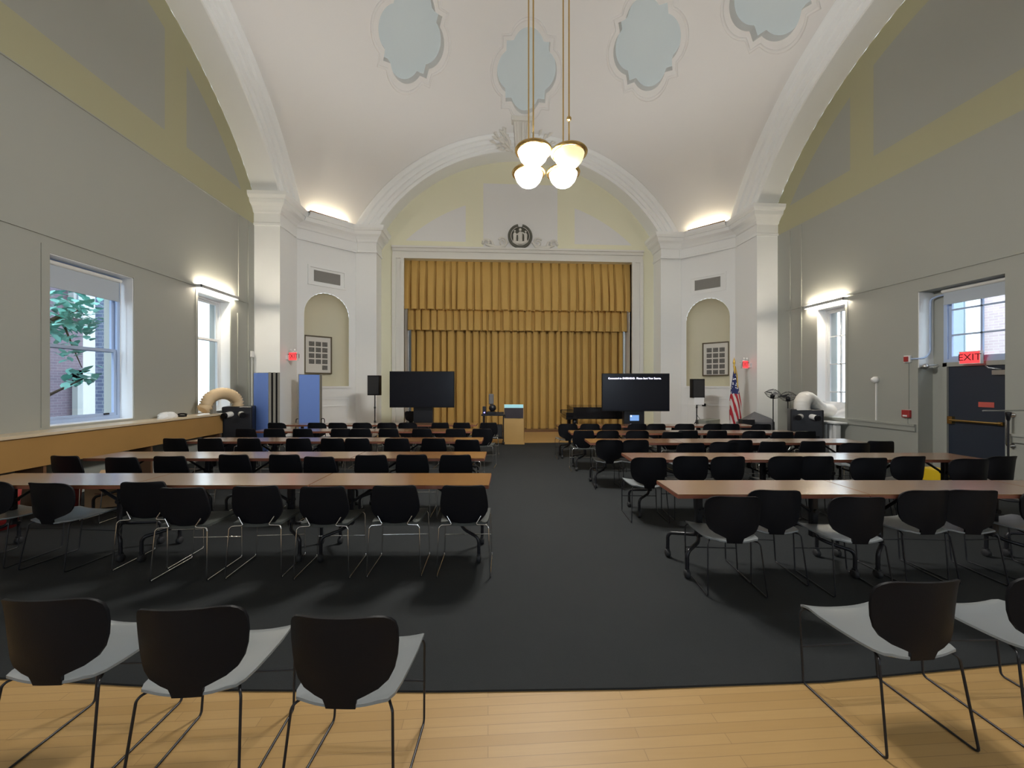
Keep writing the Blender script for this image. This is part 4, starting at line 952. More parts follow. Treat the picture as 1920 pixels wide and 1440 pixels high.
# ---- televisions on pedestals
def tv(x,z,label,w,bot,h,lit,pedw,pedx,lab):
    X,Y=CH(x,z); t=thing('television',label,'television',(X,Y,0),-PSI,'large televisions on pedestals')
    MB().rbox(-w/2,w/2,-.03,.03,bot,bot+h,.008).build('bezel',M['black'],t)
    sc=MB().box(-w/2+.018,w/2-.018,-.0315,-.03,bot+.025,bot+h-.018).build('screen',M['screen'],t)
    MB().box(-.3,.3,.03,.09,bot+.15,bot+h-.15).build('rear_housing',M['black'],t)
    Xp,Yp=CH(x+pedx,z+.16); fl=KZ if Yp<11.2 else 0
    p=thing('television_pedestal',lab,'pedestal',(Xp,Yp,fl),-PSI,'television pedestals')
    MB().rbox(-pedw/2,pedw/2,-.06,.14,.05,bot+.2,.02).build('column',M['blackm'],p)
    MB().rbox(-.42,.42,-.28,.28,.03,.07,.03).build('base',M['blackm'],p)
    for s in (-1,1):
        for q in (-1,1):
            mb=MB(); mb.sphere((s*.36,q*.22,.024),.024,8,5); mb.build('caster',M['rubber'],p)
    return t,p
tvL,_=tv((791.5-960)*10.75/740,10.75,'large blank black television in front of the curtain','x' and 121*10.75/740,1.06,.985,False,.53,.0,'wide black pedestal carrying the blank television')
tvR,pdR=tv((1191.5-960)*10.3/740,10.3,'large television showing one line of white text',126.5*10.3/740,.99,.985,True,.54,-.0,'black pedestal with a small lit tablet under the text television')
text('Connected to OVERHEAD.  Please Start Your Source.',.062,M['glow'],tvR,(-.72,-.0335,1.845),(PI/2,0,0),'screen_text',.0005,'LEFT')
mb=MB().rbox(-.13,.13,-.075,-.062,.71,.88,.006); tb=mb.build('tablet',M['black'],pdR); MB().box(-.12,.12,-.0765,-.075,.72,.87).build('tablet_screen',M['tablet'],tb)
mb=MB(); mb.lathe([(.0005,0),(.017,0),(.017,.002),(.0005,.002)],14,0,(0,0,0),Matrix.Translation((-.09,-.0765,.845))@Matrix.Rotation(PI/2,4,'X')); mb.build('screen_icon',M['glow'],tb)

# ---- lectern, equipment cart, piano
X,Y=CH(.05,11.05); t=thing('lectern','tall pale wood lectern with a cyan strip above a dark front panel','lectern',(X,Y,KZ),-PSI-.06)
mb=MB(); mb.box(-.28,.28,0,.46,0,1.05); mb.add([(-.28,0,1.05),(.28,0,1.05),(.28,.46,1.05),(-.28,.46,1.05),(-.28,0,1.12),(.28,0,1.12),(.28,.46,1.06),(-.28,.46,1.06)],[(4,5,6,7),(0,1,5,4),(1,2,6,5),(3,0,4,7),(2,3,7,6)]); mb.build('body',M['lectern'],t)
MB().box(-.265,.265,-.012,0,.73,1.02).build('dark_panel',M['darkpanel'],t)
MB().box(-.265,.265,-.014,0,1.02,1.115).build('cyan_strip',M['cyan'],t)
MB().box(-.30,.30,-.02,.48,0.001,.05).build('plinth',M['lectern'],t)
X,Y=CH(-.52,11.2); cx,cyy=X,Y
t=thing('equipment_cart','black wheeled equipment cart beside the lectern','cart',(X,Y,KZ),-PSI)
MB().rbox(-.34,.34,-.22,.22,.80,.84,.02).build('top_shelf',M['blackm'],t); MB().rbox(-.30,.30,-.22,.22,.16,.19,.02).build('bottom_shelf',M['blackm'],t)
for sx_ in (-1,1):
    for sy_ in (-1,1):
        mb=MB(); mb.tube([(sx_*.28,sy_*.19,.08),(sx_*.28,sy_*.19,.82)],.016,8); l=mb.build('leg',M['blackm'],t); mb=MB(); mb.sphere((sx_*.28,sy_*.19,.04),.04,8,6); mb.build('caster',M['rubber'],l)
t=thing('laptop','dark laptop lying open on the equipment cart','laptop',(cx+.17,cyy-.02,KZ+.84),-PSI)
MB().rbox(-.16,.16,-.11,.11,0,.018,.01).build('base',M['blackm'],t); mb=MB(); mb.box(-.16,.16,.10,.112,.01,.05); mb.build('lid',M['blackm'],t)
t=thing('document_camera','tall dark camera standing upright on the equipment cart','camera',(cx-.07,cyy,KZ+.84),-PSI); t.scale=(1.4,1.4,1.35)
MB().rbox(-.09,.09,-.1,.1,0,.05,.02).build('base',M['blackm'],t); MB().tube([(0,.03,.04),(0,.03,.22)],.022,8).build('stem',M['blackm'],t); mb=MB(); mb.rbox(-.05,.05,-.04,.06,.20,.42,.03); mb.build('head',M['cover'],t)
mb=MB(); mb.sphere((.03,-.06,.13),.075,14,9); mb.build('lens',M['blackm'],t)
t=thing('power_supply','small black box with a bright blue light on the cart','power supply',(cx-.26,cyy-.1,KZ+.84),-PSI)
MB().rbox(-.05,.05,-.06,.06,0,.22,.01).build('case',M['blackm'],t); mb=MB(); mb.sphere((.0,-.062,.05),.016,10,6); mb.build('blue_light',M['led'],t)
tag(MB().rbox(-.2,.2,-.16,.16,0,.34,.03).build('equipment_bag',M['rubber'],None,(cx+.05,cyy,KZ+.19),-PSI),'black equipment bag on the lower shelf of the cart','bag')

X,Y=CH(2.30,12.55); t=thing('grand_piano','black grand piano behind the last table row, before the curtain','piano',(X,Y,0),-PSI); t.scale=(1,1,1.05)
ol=[(-.46,-.72),(-.46,.72),(.15,.72),(.55,.66),(.85,.42),(1.15,.12),(1.42,-.18),(1.50,-.45),(1.40,-.68),(1.15,-.74),(-.1,-.74)]
mb=MB(); mb.prism(ol,.62,.93); mb.build('case',M['piano'],t)
mb=MB(); mb.prism([(x*1.01,y*1.012) for x,y in ol],.93,.955); mb.build('lid',M['piano'],t)
mb=MB(); mb.box(-.68,-.46,-.72,.72,.60,.70); mb.box(-.68,-.46,-.74,-.66,.70,.80); mb.box(-.68,-.46,.66,.74,.70,.80); kb=mb.build('key_bed',M['piano'],t)
MB().box(-.66,-.46,-.65,.65,.70,.79).build('fallboard',M['piano'],kb)
for x,y in ((-.40,-.58),(-.40,.58),(1.2,-.42)):
    mb=MB(); mb.lathe([(.05,.62),(.075,.56),(.065,.45),(.045,.14),(.06,.10),(.03,.07)],12,0,(x,y,0)); l=mb.build('leg',M['piano'],t); mb=MB(); mb.sphere((x,y,.036),.036,10,6); mb.build('caster',M['brass'],l)
mb=MB(); mb.box(-.30,-.22,-.06,.06,.10,.62); mb.box(-.38,-.16,-.14,.14,.06,.12); mb.build('pedal_lyre',M['piano'],t)
# ---- flag
X,Y=CH(6.36,11.3); t=thing('national_flag','striped flag with a starred blue field draped on a pole by the niche','flag',(X,Y,0),0)
MB().lathe([(.001,0),(.17,0),(.17,.02),(.06,.05),(.03,.12),(.016,.14)],20).build('base',M['gold'],t)
MB().tube([(0,0,.12),(0,0,2.18)],.014,10).build('pole',M['woodpole'],t)
MB().lathe([(.016,2.18),(.03,2.21),(.014,2.24),(.035,2.30),(.022,2.38),(.001,2.47)],12).build('finial',M['gold'],t)
rows=[]
for i in range(31):
    v=i/30; z=2.10-1.78*v; w=.022+.135*min(1,v*1.9)**.9-.035*max(0,v-.55)
    rows.append([(.012+w*math.cos(a)*1.0+.03*v+.022*v**.5*math.cos(6*a+2*v),w*.75*math.sin(a)+.020*v**.5*math.sin(6*a+1.5),z+.035*math.sin(a*2)*v) for a in [2*PI*k/40 for k in range(40)]])
MB().grid(rows,0,True,True).build('flag_cloth',M['flag'],t)
mb=MB(); mb.tube([(.02,-.03,2.2),(.055,-.05,1.95),(.06,-.06,1.6)],[.008,.014,.022],7); mb.tube([(-.01,-.03,2.2),(-.012,-.05,2.0)],[.03,.02],8); mb.build('gold_cord',M['gold'],t)

# ---- covered equipment, low bench, fans
X,Y=CH(6.68,10.85); t=thing('covered_equipment','bulky equipment under a peaked grey dust cover beside the flag','equipment',(X,Y,KZ),-PSI)
mb=MB(); mb.add([(-.37,-.3,0),(.37,-.3,0),(.37,.3,0),(-.37,.3,0),(-.36,-.28,.66),(.355,-.28,.66),(.36,.28,.62),(-.36,.28,.62),(-.08,-.10,.93),(.06,.12,.92),(.30,-.24,.76)],[(0,1,5,4),(1,2,6,5),(2,3,7,6),(3,0,4,7),(4,5,10,8),(5,6,9,10),(10,9,8),(6,7,9),(7,4,8,9)]); mb.build('dust_cover',M['cover'],t)
tag(MB().rbox(-.17,.17,-.1,.1,0,.75,.015).build('black_crate',M['blackm'],None,CH(6.27,10.55)+(KZ,),-PSI),'upright black crate standing before the grey covered equipment','crate')
X,Y=CH(5.98,12.05); t=thing('low_bench','low grey-green bench against the wall behind the loudspeaker stand','bench',(X,Y,0),.55)
MB().rbox(-.42,.42,-.16,.16,.46,.62,.02).build('seat',M['bench'],t)
for a in (-.38,.38): MB().box(a-.03,a+.03,-.13,.13,0,.46).build('leg',M['bench'],t)
def fan(x,z,label,tilt,hz,yaw):
    X,Y=CH(x,z); t=thing('pedestal_fan',label,'fan',(X,Y,KZ),0,'black pedestal fans')
    MB().lathe([(.001,0),(.20,0),(.20,.02),(.05,.05),(.02,.08)],18).build('base',M['blackm'],t); MB().tube([(0,0,.06),(0,0,hz-.10)],.013,8).build('pole',M['blackm'],t)
    Mx=Matrix.Translation((0,0,hz))@Matrix.Rotation(yaw,4,'Z')@Matrix.Rotation(tilt,4,'X')
    mb=MB(); R=.20
    for s in (-1,1):
        for k in range(22):
            a=2*PI*k/22; mb.tube([Mx@Vector((.03*math.cos(a),.03*math.sin(a),s*.13)),Mx@Vector((.12*math.cos(a),.12*math.sin(a),s*.085)),Mx@Vector((R*math.cos(a),R*math.sin(a),0))],.0022,4,0,False,False)
    for rr,zz in ((R,0),(.12,.085),(.12,-.085)): mb.tube([Mx@Vector((rr*math.cos(2*PI*k/28),rr*math.sin(2*PI*k/28),zz)) for k in range(28)],.005 if rr==R else .003,5,0,True)
    mb.build('cage',M['blackm'],t)
    mb=MB(); mb.lathe([(.001,-.13),(.05,-.12),(.055,-.03),(.03,.0),(.001,.02)],14,0,(0,0,0),Mx); mb.build('motor',M['blackm'],t)
    for k in range(3):
        a=2*PI*k/3; rows=[]
        for i in range(5):
            r=.03+.14*i/4; rows.append([Mx@(Matrix.Rotation(a+b,4,'Z')@Vector((r,0,.02+b*.05))) for b in (-.35,-.1,.15,.4)])
        mb=MB(); mb.shell(rows,(0,0,.003)); mb.build('blade',M['cover'],t)
    mb=MB(); mb.tube([(0,0,hz-.12),(0,.0,hz-.10),tuple(Mx@Vector((0,0,-.11)))],.016,6); mb.build('neck',M['blackm'],t)
fan(6.98,10.55,'black pedestal fan facing upward, nearer the flag of two',.25,1.42,.3)
fan(7.20,10.3,'black pedestal fan facing upward, nearer the exit wall of two',-.25,1.36,-.4)

# ---- items on the floor
X,Y=CH(6.55,5.95); t=thing('floor_ramp','low yellow wedge on the floor near the exit door','ramp',(X,Y,KZ),-PSI)
mb=MB(); mb.add([(-.25,-.2,0),(.30,-.2,0),(.30,.2,0),(-.25,.2,0),(-.25,-.2,.40),(.02,-.2,.40),(.30,-.2,.16),(-.25,.2,.40),(.02,.2,.40),(.30,.2,.16)],[(0,1,6,5,4),(3,7,8,9,2),(4,5,8,7),(5,6,9,8),(1,2,9,6),(0,4,7,3),(0,3,2,1)]); mb.build('wedge',M['yellow'],t)
X,Y=CH(-5.62,5.55); t=thing('cardboard_box','open brown cardboard box under the end of the second table row','box',(X,Y,KZ),.4)
mb=MB()
for a in ((-.22,.22,-.17,-.165),(-.22,.22,.165,.17)): mb.box(a[0],a[1],a[2],a[3],0,.36)
for a in (-.22,.215): mb.box(a,a+.005,-.165,.165,0,.36)
mb.box(-.215,.215,-.165,.165,0,.006); mb.build('carton',M['card'],t)
for s in (-1,1):
    mb=MB(); mb.add([(-.22,s*.17,.36),(.22,s*.17,.36),(.22,s*.28,.44),(-.22,s*.28,.44)],[(0,1,2,3)]); mb.shell([[(-.22,s*.17,.36),(.22,s*.17,.36)],[(-.22,s*.28,.44),(.22,s*.28,.44)]],(0,0,.005)); mb.build('flap',M['card'],t)
X,Y=CH(-6.02,4.6); t=thing('waste_bin','red plastic bin under the ledge end of the first table row','bin',(X,Y,KZ))
MB().lathe([(.001,.012),(.15,.012),(.15,0),(.16,0),(.20,.50),(.19,.50),(.152,.015)],24).build('bucket',M['redpl'],t); MB().lathe([(.19,.49),(.215,.495),(.215,.52),(.19,.525)],24).build('rim',M['redpl'],t)
X,Y=CH(-5.9,5.2); t=thing('waste_bin','dark red bin beside the ledge behind the first table row','bin',(X,Y,KZ))
MB().lathe([(.001,.012),(.13,.012),(.13,0),(.14,0),(.17,.42),(.16,.42),(.132,.015)],24).build('bucket',M['redpl'],t); MB().lathe([(.16,.41),(.185,.415),(.185,.435),(.16,.44)],24).build('rim',M['redpl'],t)

# ---- microphone stand and grab bar near the exit door
X,Y=CH(7.23,5.75); t=thing('microphone_stand','thin dark stand with a horizontal bar beside the exit door','stand',(X,Y,KZ),0)
MB().lathe([(.001,0),(.13,0),(.13,.02),(.03,.035),(.012,.05)],18).build('base',M['blackm'],t); MB().tube([(0,0,.04),(0,0,1.27)],.012,8).build('pole',M['blackm'],t)
MB().lathe([(.012,1.15),(.020,1.17),(.034,1.26),(.034,1.28),(.001,1.285)],12).build('clutch',M['blackm'],t)
MB().tube([(-.40,0,1.30),(.45,.02,1.30)],.010,8).build('boom',M['steel'],t)
t=thing('grab_bar','curved chrome grab bar on the wall beside the exit door','grab bar',(XR,5.86,0),0)
MB().tube(fillet([(0,0,1.20),(-.11,0,1.20),(-.11,0,.70),(0,0,.70)],.09,6),.017,10).build('bar',M['chrome'],t)
for z in (1.2,.70): MB().cyl((0,0,z),(-.012,0,z),.04,14).build('mount',M['chrome'],t)
# ================================================================ STAGE DRESSING, WALL ITEMS, LIGHTS
PLEAT=[(.26,0),(.10,.42),(.085,.80),(.15,.97),(.35,1.03),(.60,1.03),(.82,.97),(.885,.80),(.87,.42),(.72,0)]
def drape(x0,x1,zt,zb,y,amp,pitch,seed,gather=1.0,nz=14,hem=0):
    """pleated cloth: rounded folds that overhang the narrow valleys between them"""
    R=random.Random(seed); nf=max(3,int((x1-x0)/pitch)); ph=[0]
    for i in range(nf): ph.append(ph[-1]+R.uniform(.72,1.28))
    ph=[p/ph[-1] for p in ph]; am=[R.uniform(.75,1.15) for _ in range(nf+1)]; sk=[R.uniform(-.3,.3) for _ in range(nf+1)]; wd=[R.uniform(.84,1.08) for _ in range(nf+1)]
    rows=[]
    for j in range(nz+1):
        v=j/nz; z=zt+(zb-zt)*v; f=(gather+(1-gather)*min(1,v*1.5)**.9); row=[(x0,y,z)]
        for i in range(nf):
            a,b=ph[i],ph[i+1]
            for k,w in PLEAT:
                kk=.5+(k-.5)*(wd[i]*f+(1-f)*1.0)+sk[i]*.18*v
                row.append((x0+(x1-x0)*(a+(b-a)*kk),y-amp*am[i]*f*w,z+(hem if j==nz else 0)))
        row.append((x1,y,z)); rows.append(row)
    mb=MB(); mb.grid(rows,0,True); mb.grid([[(p[0],p[1]+.006,p[2]) for p in r] for r in rows],0,True); return mb
tag(drape(-2.99,5.22,6.06,4.33,14.14,.175,.285,3,.05,16).build('valance',M['curtain']),'upper gold pleated valance at the top of the stage opening','curtain')
tag(drape(-2.88,5.13,4.75,3.63,14.39,.165,.27,7,.8,10).build('valance',M['curtain']),'lower gold pleated valance just below the upper one','curtain')
tag(drape(-2.82,.66,4.9,.055,14.70,.24,.26,21,.9,18).build('stage_curtain',M['curtain']),'closed gold stage curtain half on the window ledge side','curtain',None)
tag(drape(.60,5.07,4.9,.055,14.68,.24,.26,33,.9,18).build('stage_curtain',M['curtain']),'closed gold stage curtain half on the exit door side','curtain',None)

# ---- seal over the stage
t=thing('wall_medallion','dark round seal with white relief figures and scrolls above the curtain','medallion',(1.13,YP,6.90))
Mx=Matrix.Rotation(PI/2,4,'X')
def disc(prof,seg=40,gap=None):
    mb=MB(); mb.lathe(prof,seg,0,(0,0,0),Mx); return mb
disc([(.001,.06),(.33,.06),(.33,0)]).build('disc',M['pewter'],t)
mb=MB(); a0,a1=PI/2+.20,PI/2+2*PI-.20
pa=[(.385*math.cos(a0+(a1-a0)*i/60),-.05,.385*math.sin(a0+(a1-a0)*i/60)) for i in range(61)]; mb.tube(pa,.05,8); mb.build('outer_ring',M['pewter'],t)
mb=MB(); mb.tube([(.325*math.cos(a0+.1+(a1-a0-.2)*i/60),-.075,.325*math.sin(a0+.1+(a1-a0-.2)*i/60)) for i in range(61)],.012,6); mb.build('inner_ring',M['relief'],t)
mb=MB()
for x,s in ((0,1.0),(-.19,.78),(.19,.72)):
    mb.sphere((x,-.08,.05*s+.17*s),.05*s,12,8); mb.tube([(x,-.07,-.24),(x,-.075,-.08),(x,-.08,.06*s),(x,-.08,.14*s)],[.085*s,.075*s,.085*s,.045*s],12)
mb.tube([(0,-.09,.12),(.10,-.1,.10),(.19,-.1,.02)],[.03,.025,.02],8); mb.tube([(0,-.09,.12),(-.09,-.1,.05),(-.17,-.1,.04)],[.03,.025,.02],8)
mb.tube([(-.27,-.06,-.20),(-.1,-.075,-.24),(.1,-.075,-.24),(.27,-.06,-.18)],[.04,.06,.06,.04],8); mb.build('relief_figures',M['relief'],t)
for s in (-1,1):
    mb=MB(); pts=[]
    for i in range(40):
        a=i/39*PI*3.2; r=.17-.14*i/39; pts.append((s*(.62+r*math.cos(a+.6)),-.05,-.22+r*math.sin(a+.6)))
    mb.tube(pts,[.035-.018*i/39 for i in range(40)],8)
    mb.tube([(s*.42,-.05,-.20),(s*.55,-.06,-.36),(s*.8,-.06,-.40),(s*1.05,-.06,-.36),(s*1.22,-.05,-.30)],[.03,.05,.055,.05,.03],8)
    for k in range(7):
        a=k/6*PI; mb.sphere((s*(1.2+.11*math.cos(a)),-.05,-.27+.13*math.sin(a)),.05,8,6)
    mb.tube([(s*.95,-.05,-.34),(s*1.0,-.06,-.2),(s*1.12,-.06,-.12)],[.05,.04,.02],8); mb.box(min(s*.40,s*1.32),max(s*.40,s*1.32),-.04,0,-.47,-.41)
    mb.build('scroll',M['relief'],t)
# ---- keystone with leaf sprays
t=thing('keystone_ornament','white keystone bracket with leaf sprays at the top of the stage arch','ornament',(1.14,YF-.14,9.44))
mb=MB(); mb.prism([(-.23,-.02),(.23,-.02),(.30,.86),(-.30,.86)],0,.26,0,Matrix.Rotation(PI/2,4,'X')); mb.prism([(-.36,.86),(.36,.86),(.38,1.0),(-.38,1.0)],-.02,.34,0,Matrix.Rotation(PI/2,4,'X'))
for x in (-.15,0,.15): mb.tube([(x,-.26,.06),(x,-.29,.3),(x*1.15,-.29,.8)],.05,8)
mb.build('bracket',M['relief'],t)
R4=random.Random(2)
for s in (-1,1):
    mb=MB()
    for k in range(26):
        a=R4.uniform(.15,1.25); r=R4.uniform(.1,.75); p=Vector((s*(.33+r*math.cos(a)*.85),-.10-R4.uniform(0,.1),.02+r*math.sin(a)*1.0-.1))
        d=Vector((s*math.cos(a),0,math.sin(a)))*R4.uniform(.18,.28); mb.tube([p,p+d*.5+Vector((0,-.06,0)),p+d],[.014,.055,.004],6)
    mb.tube([(s*.3,-.08,-.05),(s*.55,-.1,.15),(s*.75,-.08,.55)],[.035,.025,.012],6); mb.build('leaf_spray',M['relief'],t)

# ---- air vents and framed pictures in the corners
def onT(T,o): o.matrix_world=T@o.matrix_world
for nm,T,who,big in (('corner_left',TLc,'blue partitions',True),('corner_right',TRc,'flag',False)):
    A,u,nrm,L,uc,P,ang,dep=NICHE[nm]
    fl = 1 if nm=='corner_left' else -1
    base=Matrix.Translation(P(uc,0,0))@Matrix(((u.x*fl,nrm.x,0,0),(u.y*fl,nrm.y,0,0),(0,0,1,0),(0,0,0,1)))
    rz=math.atan2(u.y*fl,u.x*fl)
    flip=(Matrix.Rotation(rz,3,'Z')@Vector((0,1,0))).dot(Vector((nrm.x,nrm.y,0)))   # +1: local +Y points into the room
    sy=1 if flip>0 else -1
    loc=P(uc,0,0)
    v=thing('air_vent','rectangular grey air vent above the niche by the '+who,'air vent',(loc[0],loc[1],5.03),rz,'air vents above the niches')
    mb=MB(); y0,y1=sorted((0,sy*.015)); mb.box(-.40,.40,y0,y1,-.17,.17)
    for i in range(9): a,b=sorted((sy*.01,sy*.025)); mb.box(-.39,.39,a,b,-.155+i*.036,-.14+i*.036)
    mb.build('grille',M['vent'],v)
    mb=MB(); w,h=(.58,.30); y0,y1=sorted((0,sy*(.04 if big else .02)))
    for a,b,c,d in ((-w,w,h-.06,h),(-w,w,-h,-h+.06),(-w,-w+.06,-h+.06,h-.06),(w-.06,w,-h+.06,h-.06)): mb.box(a,b,y0,y1,c,d)
    mb.build('vent_frame',M['white'],v)
    # picture on the back of the niche
    du=-.16 if nm=='corner_left' else -.16
    pz0,pz1,pw=2.02,3.22,.84
    if nm=='corner_right': pz0,pz1=1.97,3.10
    c=P(uc+(du if nm=='corner_left' else -du*-1),0,-dep+.10)
    f=thing('framed_picture','dark framed sheet of small monochrome photographs in the niche by the '+who,'picture',(c[0],c[1],(pz0+pz1)/2),rz,'framed photograph sheets in the niches')
    h=(pz1-pz0)/2; w=pw/2; yy=lambda a,b: sorted((sy*a,sy*b))
    mb=MB(); y0,y1=yy(0,.035)
    for a,b,cc,d in ((-w,w,h-.04,h),(-w,w,-h,-h+.04),(-w,-w+.04,-h+.04,h-.04),(w-.04,w,-h+.04,h-.04)): mb.box(a,b,y0,y1,cc,d)
    mb.build('picture_frame',M['framew'],f)
    y0,y1=yy(0,.02); MB().box(-w+.04,w-.04,y0,y1,-h+.04,h-.04).build('picture_mat',M['mat'],f)
    y0,y1=yy(.02,.0225)
    for r in range(5):
        for k in range(3):
            if (nm=='corner_left' and r==4 and k<2): continue
            x=-.20+k*.20; z=h-.26-r*.185
            MB().box(x-.082,x+.082,y0,y1,z-.072,z+.072).build('photograph',M['photo'],f)
# small wall fittings
t=thing('cupboard_handle','small metal handle on the panel under the niche by the blue partitions','handle',NICHE['corner_left'][5](NICHE['corner_left'][4]-.35,1.25,.016),math.atan2(NICHE['corner_left'][1].y,NICHE['corner_left'][1].x)); MB().rbox(-.09,.09,-.04,0.0,-.02,.02,.008).build('grip',M['steel'],t)
t=thing('wall_outlet','small outlet with a hanging black cord below the niche by the flag','outlet',NICHE['corner_right'][5](NICHE['corner_right'][4]+.1,1.0,.02),math.atan2(NICHE['corner_right'][1].y,NICHE['corner_right'][1].x))
MB().box(-.06,.06,-.01,.015,-.04,.05).build('plate',M['black'],t); MB().tube(fillet([(0,.02,0),(.2,.04,.02),(.24,.05,-.3),(.05,.06,-.55),(.02,.06,-.9)],.1,4),.007,5).build('cord',M['black'],t)

# ---- exit signs
def exit_sign(name_lab,loc,rz,w=.32,h=.20,lamps=True,mount=(0,0,0)):
    t=thing('exit_sign',name_lab,'exit sign',loc,rz,'red exit signs')
    MB().rbox(-w/2,w/2,-.03,.03,0,h,.006).build('housing',M['vinyl'],t)
    for s in (-1,1):
        f=MB().box(-w/2+.012,w/2-.012,min(s*.03,s*.032),max(s*.03,s*.032),.012,h-.012).build('red_face',M['redsign'],t)
        text('EXIT',h*.74,M['redtext'],f,(0,s*.0325,h/2),(PI/2,0,0 if s<0 else PI),'letters',.0008)
    if lamps:
        for s in (-1,1):
            mb=MB(); mb.sphere((s*.07,-.02,h+.05),.035,10,6); mb.cyl((s*.07,0,h),(s*.07,-.01,h+.04),.012,8); mb.build('emergency_lamp',M['vinyl'],t)
    return t
# on the flanks of the two outer pilasters, facing along the corner
exit_sign('red exit sign on the pilaster flank above the blue partitions',(AL+.19,11.5,2.36),-.35,.30,.24)
exit_sign('red exit sign on the pilaster flank above the flag',(AR-.19,11.32,2.16),.45,.30,.24)
exit_sign('red exit sign standing over the dark exit door',(DX-.14,6.56,2.06),-PI/2,.32,.23,False)
for s,(x,y,z) in ((1,(AL,11.5,2.44)),(-1,(AR,11.32,2.24))):
    mb=MB().box(min(x,x+s*.06),max(x,x+s*.06),y-.05,y+.05,z-.05,z+.08); tag(mb.build('sign_bracket',M['vinyl']),'white bracket holding the exit sign above the '+('blue partitions' if s>0 else 'flag'),'bracket')

# ---- fittings on the exit wall
t=thing('security_camera','white round wall camera on a conduit between the windows','camera',(XR,8.10,1.79)); MB().lathe([(.001,.0),(.07,0),(.07,.05),(.05,.09),(.001,.11)],18,0,(0,0,0),Matrix.Rotation(-PI/2,4,'Y')).build('dome',M['vinyl'],t); MB().box(-.02,0,-.012,.012,-.88,-.06).build('conduit',M['vinyl'],t)
t=thing('fire_strobe','white and red alarm strobe on the wall beside the exit door','alarm',(XR,7.44,2.20)); MB().rbox(-.05,0,-.06,.06,-.07,.07,.01).build('body',M['vinyl'],t); MB().box(-.075,-.05,-.035,.035,-.05,.05).build('red_lens',M['redpl'],t); MB().box(-.018,0,-.01,.01,-1.0,-.07).build('conduit',M['grey'],t)
t=thing('fire_alarm_pull','red fire alarm pull box on the wall beside the exit door','alarm',(XR,7.46,1.10)); MB().rbox(-.06,0,-.075,.075,-.075,.075,.012).build('box',M['redpl'],t); MB().box(-.07,-.06,-.04,.04,-.055,-.025).build('lever',M['vinyl'],t); MB().box(-.018,0,-.01,.01,-.34,-.075).build('conduit',M['grey'],t)
t=thing('conduit_pipe','grey bent conduit pipe running down the recess of the exit door','pipe',(0,0,0))
MB().tube(fillet([(DX-.1,6.95,3.40),(DX-.1,7.12,3.40),(DX-.1,7.245,3.36),(DX-.1,7.245,2.32),(DX-.2,7.25,2.22),(XR+.02,7.25,2.2),(XR-.02,7.3,2.2),(XR-.02,7.38,2.2)],.09,5),.016,8).build('pipe',M['winblue'],t)
t=thing('emergency_light','small round emergency light at the corner of the door recess','light',(XR+.06,7.24,2.04)); mb=MB(); mb.sphere((0,-.05,0),.055,12,8); mb.cyl((0,.03,0),(0,-.03,0),.03,10); mb.build('lamp',M['steel'],t); MB().tube([(.02,-.03,.02),(.2,-.1,.03)],.012,6).build('arm',M['steel'],t)
t=thing('thermostat_pipe','thin white pipe with a small box beside the bright ledge window','pipe',(XL,11.0,0)); MB().tube([(.02,0,.0),(.02,0,2.45)],.013,6).build('pipe',M['vinyl'],t); MB().rbox(0,.06,-.05,.05,2.42,2.58,.01).build('box',M['vinyl'],t)

# ---- roller shades
for nm,lab,X,sx,a,b,z1,z0 in (('roller_shade','grey roller shade drawn a little way down the large window',XL-.17,1,6.18,7.42,3.52,3.17),('roller_shade','grey-blue roller shade at the top of the transom window',DX-.12,-1,6.02,7.02,3.46,3.22)):
    t=thing(nm,lab,'roller shade',(X,0,0)); MB().tube([(0,a,z1),(0,b,z1)],.035,12).build('roller',M['trimw'],t); MB().box(-.004,.004,a+.02,b-.02,z0,z1).build('shade_fabric',M['blind'],t); MB().box(-.01,.01,a+.02,b-.02,z0-.02,z0).build('bottom_bar',M['blind'],t)
    if sx>0: MB().tube([(.03,b-.03,z1),(.03,b-.03,1.9)],.006,5).build('bead_chain',M['vinyl'],t)

# ---- wall lights above the small windows, cove lights on the cornice
def strip_light(name,label,cat,loc,rz,L,up,down,mt):
    t=thing(name,label,cat,loc,rz,None)
    mb=MB(); mb.box(-L/2,L/2,-.13,-.115,-.05,.03); mb.box(-L/2,L/2,-.13,0,-.012,.004); mb.box(-L/2,-L/2+.012,-.13,0,-.05,.03); mb.box(L/2-.012,L/2,-.13,0,-.05,.03); mb.build('housing',M['white'],t)
    if up: MB().tube([(-L/2+.03,-.06,.022),(L/2-.03,-.06,.022)],.013,8).build('tube_up',mt,t)
    if down: MB().tube([(-L/2+.03,-.06,-.030),(L/2-.03,-.06,-.030)],.013,8).build('tube_down',mt,t)
    return t
strip_light('wall_light','lit linear wall light over the bright window by the ledge','wall light',(XL,9.63,3.85),PI/2,1.30,True,True,M['tubewarm'])
strip_light('wall_light','lit linear wall light over the narrow window in the exit wall','wall light',(XR,9.36,3.72),-PI/2,1.15,True,True,M['tubewarm'])
